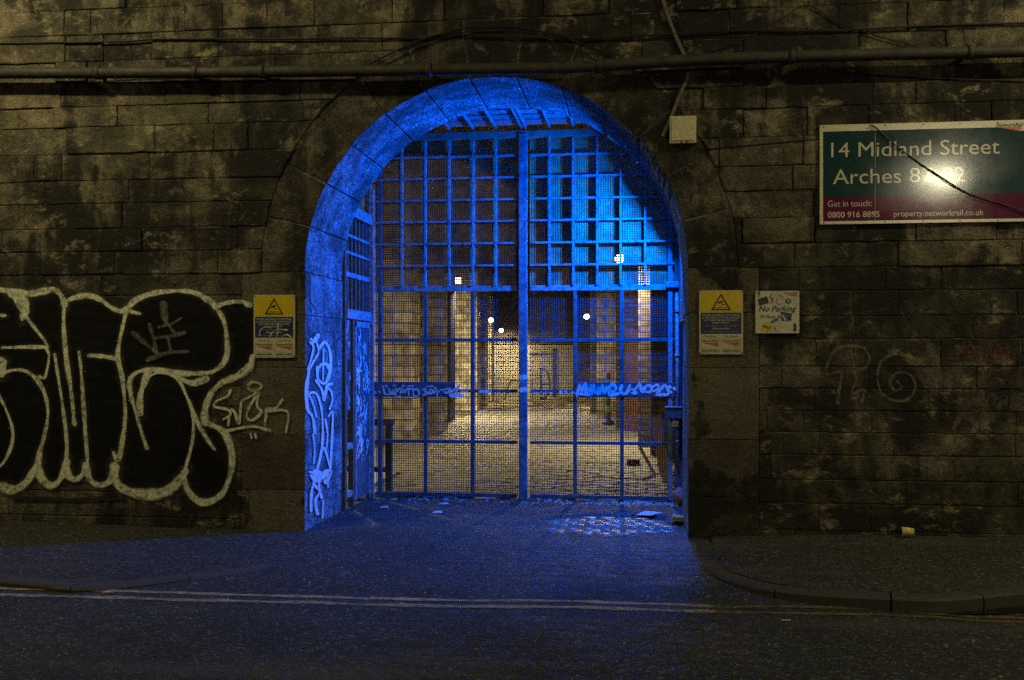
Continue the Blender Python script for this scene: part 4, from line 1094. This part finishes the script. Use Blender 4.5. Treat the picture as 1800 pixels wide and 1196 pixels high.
# assumed floodlight, out of view behind the right shoulder of the arch
FLP = Vector((XR-0.02, YR+0.40, ZC+0.50*R))
t = thing('assumed_blue_floodlight', FLP, 'assumed unseen blue floodlight fixed behind the right shoulder of the arch', 'floodlight')
fd = Vector((-0.90, -0.44, -0.56)).normalized(); fq = fd.to_track_quat('-Z', 'Y').to_matrix().to_4x4()
def fbox(name, x0, x1, y0, y1, z0, z1, m_):
    return mk(name, [(Matrix.Translation(FLP) @ fq) @ Vector(q) for q in boxv(x0,x1,y0,y1,z0,z1)], BF, m_, t)
fbox('housing', -.13, .13, -.10, .10, .012, .07, BLACK)
fbox('lens', -.115, .115, -.085, .085, .004, .0115, emit('blue_lens', BLUE, 8))
for q_, ln_ in ((-1, 0.16),):   # added unseen visor, trims the blue spill over the street
    e0 = FLP+Vector((0, q_*0.115, 0)); s1 = fd.cross(Vector((0,1,0))).normalized()
    c_ = [e0+s1*a+(fd-Vector((0, fd.y, 0))).normalized()*b+Vector((0, q_*c, 0)) for c in (0.0, 0.004) for a, b in ((-.13,-.02),(.13,-.02),(.13,ln_),(-.13,ln_))]
    mk('added_spill_visor', c_, BF, BLACK, t)
bar('bracket', FLP+Vector((0.06,0,0)), (FLP.x+0.10, YR, FLP.z+0.12), 0.03, 0.006, BLACK, t)
def area(name, loc, d, sx_, sy_, power, colr, parent, spread=180):
    L_ = bpy.data.lights.new(name, 'AREA'); L_.shape = 'RECTANGLE'; L_.size = sx_; L_.size_y = sy_; L_.energy = power; L_.color = colr
    L_.spread = math.radians(spread)
    o_ = bpy.data.objects.new(name, L_); col.objects.link(o_); o_.parent = parent
    o_.matrix_parent_inverse = Matrix.Translation(-Vector(parent.location))
    o_.location = loc; o_.rotation_euler = Vector(d).to_track_quat('-Z', 'Y').to_euler(); return o_
area('floodlight_beam', FLP+fd*0.01, fd, 0.22, 0.16, BLUE_W, BLUE, t)

# ------------------------------------------------------------------ the alley behind the gate
def wpoly(name, pts, z0, z1, mat, parent, th=0.4, sgn=1):
    v, f = [], []
    for x, y in pts: v += [(x,y,z0),(x,y,z1),(x+sgn*th,y,z1),(x+sgn*th,y,z0)]
    for i in range(len(pts)-1):
        a = 4*i
        for q in range(4): f.append((a+q, a+(q+1)%4, a+4+(q+1)%4, a+4+q))
    f.append((0,1,2,3)); n = 4*(len(pts)-1); f.append((n+3,n+2,n+1,n))
    return mk(name, v, f, mat, parent)
al = thing('alley_wall', (-5, 15, 0), 'row of pale stone piers down the left side of the alley', 'wall')
wpoly('wall_face', [(-5.3,1.25),(-5.2,9),(-5.3,20),(-5.9,33)], -0.1, 5.4, BRICKD, al, 0.4, -1)
for px, py, pw in ((731,774,0.75),(782,757,0.75),(842,722,0.7),(856,712,0.6),(866,705,0.6)):
    q = G(px, py); box('pier', q.x-0.8, q.x+0.0, q.y-pw/2, q.y+pw/2, -0.05, 5.3, BRICKW, al, 0.03)
for px, py in ((711,770),(798,741)):
    q = G(px, py); box('buttress', q.x-0.9, q.x-0.02, q.y-0.35, q.y+0.35, -0.05, 5.3, BRICKD, al, 0.03)
ar = thing('alley_wall', (0.5, 15, 0), 'stepped stone piers down the right side of the alley', 'wall')
wpoly('wall_face', [(0.75,1.25),(0.65,9.5),(0.3,13),(-0.2,18),(-1.2,33)], -0.1, 5.4, BRICKD, ar, 0.4, 1)
for px, py, pw, m_ in ((1140,785,0.6,BRICKD),(1163,800,0.8,BRICKD),(1098,757,0.5,BRICKD),(1062,735,0.5,BRICKW),(1050,727,0.5,BRICKD)):
    q = G(px, py); box('pier', q.x-0.18, q.x+0.7, q.y-pw/2, q.y+pw/2, -0.05, 5.3, m_, ar, 0.03)
v, f = [], []
nA = 14
for yy in (1.22, 33):
    for i in range(nA+1):
        a = math.pi*i/nA; v.append((-2.3-4.2*math.cos(a), yy, 4.0+2.2*math.sin(a)))
for i in range(nA): f.append((i, i+1, nA+2+i, nA+1+i))
tag(mk('alley_vault', v, f, BRICKD), kind='structure')
# far end
fe = thing('far_building', (-3, 31, 0), 'pale lit shutter front closing the far end of the alley', 'building')
YF = 30.5
def fz(px, py): return W(px, py, YF)
a = fz(864, 698); b = fz(1012, 606)
box('shutter', a.x, b.x, YF, YF+0.1, 0, b.z, SHUT, fe)
for i in range(12):
    zz = b.z*i/12; box('shutter_slat', a.x, b.x, YF-0.025, YF-0.002, zz+0.01, zz+b.z/12-0.012, SHUT, fe)
box('upper_wall', -8, 3, YF-0.05, YF+0.5, b.z+0.02, 6.5, BRICKD, fe)
box('side_wall', b.x, 3, YF-0.04, YF+0.5, -0.1, b.z+0.02, BRICKD, fe); box('side_wall', -8, a.x, YF-0.04, YF+0.5, -0.1, b.z+0.02, BRICKD, fe)
p0 = fz(974, 612); box('door_jamb', p0.x-0.05, p0.x+0.05, YF-0.09, YF-0.026, 0, p0.z, BLACK, fe)
p0, p1 = fz(930,622), fz(976,622); box('door_head', p0.x, p1.x, YF-0.085, YF-0.026, p0.z-0.03, p0.z+0.03, BLACK, fe)
t = thing('tube_frame', G(912, 708), 'thin bent tubular frame standing at the far end left of centre', 'frame')
q = lambda px, py, Y=24: W(px, py, Y)
tube('tube', [q(887,703), q(890,692), q(897,670), q(936,670), q(936,703)], 0.022, BLACK, t, 6)
t = thing('hand_trolley', G(960, 700), 'black D-shaped trolley frame leaning at the far end of the alley', 'trolley')
Yt = W(960, 700, 0).y; 
tube('frame_tube', catmull([q(952,695), q(951,670), q(951,648), q(962,655), q(966,668), q(966,688), q(960,697)], 4), 0.03, BLACK, t, 6)
tube('cross_tube', [q(951,676), q(966,676)], 0.02, BLACK, t, 6); tube('foot_tube', [q(950,700), q(962,700)], 0.05, BLACK, t, 8)
# red-and-green banded post
g0 = G(1069, 747)
t = thing('banded_post', g0, 'red and green banded post on the right of the alley', 'post')
zt_ = W(1069, 655, g0.y).z
zb0 = 0.14; n = 7
lathe('post_base', [(0.14,0.0),(0.14,0.06),(0.07,0.13),(0.05,0.14)], BLACK, t, Matrix.Translation((g0.x, g0.y, 0.0)), 12)
for i in range(n):
    za, zb2 = zb0+(zt_-zb0)*i/n, zb0+(zt_-zb0)*(i+1)/n
    lathe('band', [(0.05,za),(0.055,za+.01),(0.055,zb2-.012),(0.05,zb2-.002)], REDP if i % 2 == 0 else GRNP, t, Matrix.Translation((g0.x, g0.y, 0)), 12)
g0 = G(1116, 757)
t = thing('red_door', g0, 'dull red door panel against the right alley wall', 'door')
g0.y -= 0.45
box('door_leaf', g0.x-0.20, g0.x+0.22, g0.y-0.03, g0.y+0.03, 0, 2.15, REDP, t, 0.01)
for zz in (0.2, 1.15): box('door_panel', g0.x-0.13, g0.x+0.15, g0.y-0.042, g0.y-0.031, zz, zz+0.75, REDP, t, 0.005)
box('door_handle', g0.x-0.17, g0.x-0.14, g0.y-0.07, g0.y-0.031, 1.0, 1.04, BLACK, t)
# trestle and planks just behind the gate
g0 = G(684, 868)
t = thing('trestle', g0, 'green steel trestle with a timber top behind the left leaf', 'trestle')
zt_ = W(680, 741, g0.y).z
xl_ = W(640, 741, g0.y).x; xr_ = W(691, 741, g0.y).x
box('timber_top', xl_-0.35, xr_, g0.y-0.07, g0.y+0.07, zt_-0.045, zt_+0.03, WOOD, t, 0.006)
lx = W(684, 800, g0.y).x
for dx in (0, -0.75):
    box('leg', lx+dx-0.035, lx+dx+0.035, g0.y-0.045, g0.y+0.045, 0, zt_-0.046, GREEN, t, 0.006)
box('brace', lx-0.70, lx-0.05, g0.y-0.02, g0.y+0.02, 0.25, 0.31, GREEN, t)
def plank(pixa, pixb, Y, wd, label):
    a, b = W(*pixa, Y), W(*pixb, Y+0.1); o = bar('leaning_plank', a, b, wd, 0.03, PLANK, None, (0,1,0)); return tag(o, label, 'plank')
plank((1168,829), (1152,731), 5.0, 0.15, 'broad pale plank leaning behind the right leaf')
plank((1152,836), (1125,787), 4.6, 0.045, 'thin yellow batten lying against the broad plank')
box_c = G(1114, 819); tag(box('dark_block', box_c.x-0.10, box_c.x+0.09, box_c.y-0.06, box_c.y+0.06, 0.0, 0.10, BLACK, None, 0.02), 'small dark block on the cobbles behind the right leaf', 'block')
# alley lamps
LENS = emit('lamp_lens', (1.0, 0.86, 0.55), 16)
def alley_lamp(px, py, dd, side, label, pw, big=1.0):
    d = ray(px, py); P = C0+d*(dd/d.y)
    t = thing('wall_lamp', P, label, 'lamp', 'lamps along the alley')
    s_ = 0.080*big
    lathe('lens', [(s_*max(0.05, math.cos(a_)), s_*math.sin(a_)) for a_ in [math.radians(-88+15*i_) for i_ in range(11)]], LENS, t, Matrix.Translation(P), 14)
    lathe('hood', [(s_*0.62,s_*0.88),(s_*0.6,s_*1.1),(s_*0.35,s_*1.3),(0.02,s_*1.35)], BLACK, t, Matrix.Translation(P), 14)
    wx = -5.0 if side < 0 else 0.45
    tube('arm', [P+Vector((0,0,s_*1.3)), (wx, P.y, P.z+s_*1.6)], 0.018, BLACK, t, 6)
    L_ = bpy.data.lights.new('lamp_light', 'AREA'); L_.shape = 'DISK'; L_.size = 0.22*big; L_.energy = pw; L_.color = ALLEY
    o_ = bpy.data.objects.new('lamp_light', L_); col.objects.link(o_); o_.parent = t; o_.location = (0, 0, -0.15*big); o_.rotation_euler = (math.radians(12), 0, 0)
alley_lamp(805, 494, 25.2, -1, 'brightest lamp on the left side of the alley, nearest', ALLEY_W*2.0, 1.25)
alley_lamp(838, 541, 29.5, -1, 'second lamp along the left side of the alley', ALLEY_W*0.55)
alley_lamp(863, 563, 34.0, -1, 'third lamp along the left side of the alley', ALLEY_W*0.55)
alley_lamp(881, 581, 38.5, -1, 'farthest lamp along the left side of the alley', ALLEY_W*0.55)
alley_lamp(1089, 455, 17.6, 1, 'high lamp on the right side of the alley, nearest the gate', ALLEY_W*0.9, 1.0)
alley_lamp(1031, 557, 31.0, 1, 'farther lamp on the right side of the alley', ALLEY_W*0.55)

ASSUMED_LAMP = Vector((-4.75, 4.6, 4.3)); pj = ASSUMED_LAMP-C0; dx_, dy_ = pj.x, pj.y  # assumed lamp out of view, added for warm light on the near floor
pxx = CX+F*math.tan(math.atan2(dx_, dy_)+TH); rr_ = ray(pxx, 0); pyy = HY-(ASSUMED_LAMP.z-HC)*rr_.y/dy_
alley_lamp(pxx, pyy, dy_, -1, 'assumed unseen lamp on the alley wall just behind the left side screen', ALLEY_W*0.65)
# ------------------------------------------------------------------ street lamps out of view; the two under the bridge are assumed
TUBE = emit('tube_lens', (1.0, 0.88, 0.62), 8)
def street_lamp(loc, d, label, pw, ln=0.9, colr=WARM):
    P = Vector(loc); t = thing('street_lamp', P, label, 'lamp', 'lamps over the street')
    d = Vector(d).normalized(); s_ = Vector((1,0,0)); u = d.cross(s_).normalized()
    mm = lambda a, b, c: P+s_*a+u*b+d*c
    mk('housing', [mm(a, b, c) for c in (-.10, -.006) for a, b in ((-ln/2-.03,-.18),(ln/2+.03,-.18),(ln/2+.03,.18),(-ln/2-.03,.18))], BF, BLACK, t)
    mk('lens', [mm(a, b, c) for c in (-.005, 0.0) for a, b in ((-ln/2,-.15),(ln/2,-.15),(ln/2,.15),(-ln/2,.15))], BF, TUBE, t)
    tube('stem', [P-d*0.10, (P.x, P.y, 7.62)], 0.025, BLACK, t, 8)
    area('lamp_light', P+d*0.02, d, ln, 0.24, pw, colr, t)
street_lamp((-6.4, -3.4, 7.0), (0.05, 0.85, -1), 'assumed unseen lamp hung under the bridge over the left footway', ASSUMED_STREET_W)  # bridge lamps assumed out of view, placed for the pipe shadow on the wall
street_lamp((5.9, -3.4, 7.0), (-0.05, 0.85, -1), 'assumed unseen lamp hung under the bridge over the right footway', ASSUMED_STREET_W)
S0 = W(1632, 316, YS); rd = ray(1632, 316); t_ = 12.0/rd.y
street_lamp((S0.x+rd.x*t_, -12.0, S0.z+rd.z*t_), (-0.35, 1, -0.28), 'lamp across the street mirrored in the large sign', OPP_W, 1.0, (1.0, 0.89, 0.58))

# ------------------------------------------------------------------ litter
g0 = G(1601, 943, 0.08)
t = thing('paper_cup', g0, 'crumpled yellow takeaway cup lying at the foot of the right wall', 'cup')
Mx = Matrix.Translation((g0.x-0.04, g0.y-0.03, 0.125)) @ Matrix.Rotation(math.radians(12), 4, 'Y') @ Matrix.Rotation(math.radians(80), 4, 'Y')
lathe('cup_body', [(0.040,-0.045),(0.029,0.055)], simple('cup_card', (0.55,0.46,0.13), 0.6, bump=0), t, Mx, 18)
lathe('cup_mouth', [(0.0375,-0.047),(0.0375,-0.0455)], S_BLACK, t, Mx, 18)
lathe('cup_print', [(0.0365,-0.015),(0.0335,0.010)], S_GREY, t, Mx, 18)
def bit(name, px, py, pts, h, mat, label, cat, z=0.0):
    g_ = G(px, py, z); n = len(pts); rr2 = random.Random(px)
    v = [(g_.x+a, g_.y+b, zg(g_.x, g_.y)+0.006+rr2.uniform(0, h*0.4)) for a, b in pts]+[(g_.x+a*.9, g_.y+b*.9, zg(g_.x, g_.y)+0.006+h+rr2.uniform(0,h)) for a, b in pts]
    f = [tuple(range(n))[::-1], tuple(range(n, 2*n))]+[(i,(i+1)%n,n+(i+1)%n,n+i) for i in range(n)]
    return tag(mk(name, v, f, mat), label, cat)
bit('card_scrap', 1140, 904, [(-.13,-.12),(.02,-.16),(.14,.05),(-.04,.14)], 0.004, PAPER, 'flat pale card scrap on the exposed setts by the right leaf', 'card')
bit('broken_brick', 1199, 919, [(-.10,-.05),(.10,-.05),(.10,.05),(-.10,.05)], 0.035, BRK, 'yellow broken brick against the foot of the right jamb', 'brick')
bit('paper_scrap', 770, 902, [(-.05,-.06),(.05,-.03),(.03,.07),(-.04,.03)], 0.008, PAPER, 'curled paper scrap on the blue-lit tarmac left of centre', 'paper')
bit('paper_scrap', 676, 893, [(-.04,-.05),(.05,-.04),(.03,.05)], 0.008, PAPER, 'small paper scrap near the foot of the side door', 'paper')
bit('paper_scrap', 780, 888, [(-.05,-.05),(.07,-.02),(.02,.06)], 0.006, PAPER, 'paper scrap lying under the left leaf of the gate', 'paper')
bit('leaf_litter', 190, 1028, [(-.04,-.02),(.05,-.01),(.03,.02),(-.03,.02)], 0.006, PLANK, 'yellow twig scrap by the left kerb', 'litter', 0)
bit('leaf_litter', 1382, 1093, [(-.03,-.012),(.03,-.010),(.03,.012),(-.03,.010)], 0.004, BRK, 'tiny yellow scrap on the road at right', 'litter', -0.07)
bm = bmesh.new(); bmesh.ops.create_icosphere(bm, subdivisions=3, radius=0.11)
gq = W(1193, 872, YG-0.25)
for q in bm.verts:
    n_ = noise.noise(q.co*14)*0.035+noise.noise(q.co*35)*0.015; q.co = Vector((q.co.x*0.6, q.co.y*0.9, q.co.z*0.85))*(1+n_*7)+Vector((gq.x+0.01, gq.y, 0.10))
tag(bm_obj('crumpled_rag', bm, RAG, None, True), 'crumpled pink rag heaped beside the drop bolt', 'rag')
def debris(name, n, fx, szr, mat, seed, label=None):
    r_ = random.Random(seed); v, f = [], []
    for i in range(n):
        x, y, zb2 = fx(r_); s_ = r_.uniform(*szr); b_ = len(v)
        for k_ in range(5):
            a = 2*math.pi*k_/5+r_.uniform(-.4,.4); v.append((x+s_*math.cos(a)*r_.uniform(.6,1.2), y+s_*math.sin(a)*r_.uniform(.6,1.2), zb2))
        v.append((x, y, zb2+s_*r_.uniform(.4,1.0)))
        for k_ in range(5): f.append((b_+k_, b_+(k_+1) % 5, b_+5))
    o_ = mk(name, v, f, mat); return tag(o_, kind='stuff')
def f1(r_):
    x = r_.uniform(XL+0.05, XR-0.05) if r_.random() < .45 else XR-abs(r_.gauss(0, 0.5))
    y = r_.gauss(2.1, 0.10); return max(XL+.05, x), y, zg(x, y)-0.002
debris('gravel', 320, f1, (0.006, 0.028), CONC, 1)
def f2(r_):
    x = r_.uniform(-3.2, 0.6); y = r_.uniform(-2.2, 1.9); return x, y, zg(x, y)-0.002
debris('grit', 260, f2, (0.004, 0.013), CONC, 2)
def f3(r_):
    x = r_.uniform(-6, 4); y = -2.2-abs(r_.gauss(0, 1.5)); return x, y, zg(x, y)-0.002
debris('road_grit', 160, f3, (0.004, 0.012), CONC, 3)
def f4(r_):
    s_ = r_.random() < .5; x = XL-r_.random()*3.3 if s_ else XR+0.2+r_.random()*3.5
    y = -abs(r_.gauss(0.03, 0.03))-0.02; return x, y, (0.0 if s_ else 0.07)+0.012
debris('wall_foot_grit', 70, f4, (0.004, 0.013), KERB, 5)
# gully puddle at the right kerb
v = [G(px, py, -0.06) for px, py in ((1560,1066),(1610,1062),(1680,1063),(1760,1058),(1830,1060),(1840,1072),(1760,1080),(1680,1081),(1610,1074))]
k = M('gully_water', rough=0.06, col=(0.006,0.006,0.006)); k.bump(k.noise(9,3), 0.1, 0.01)
tag(mk('puddle', [(p.x, p.y, -0.058) for p in v], [tuple(range(len(v)))], k.m), kind='structure')
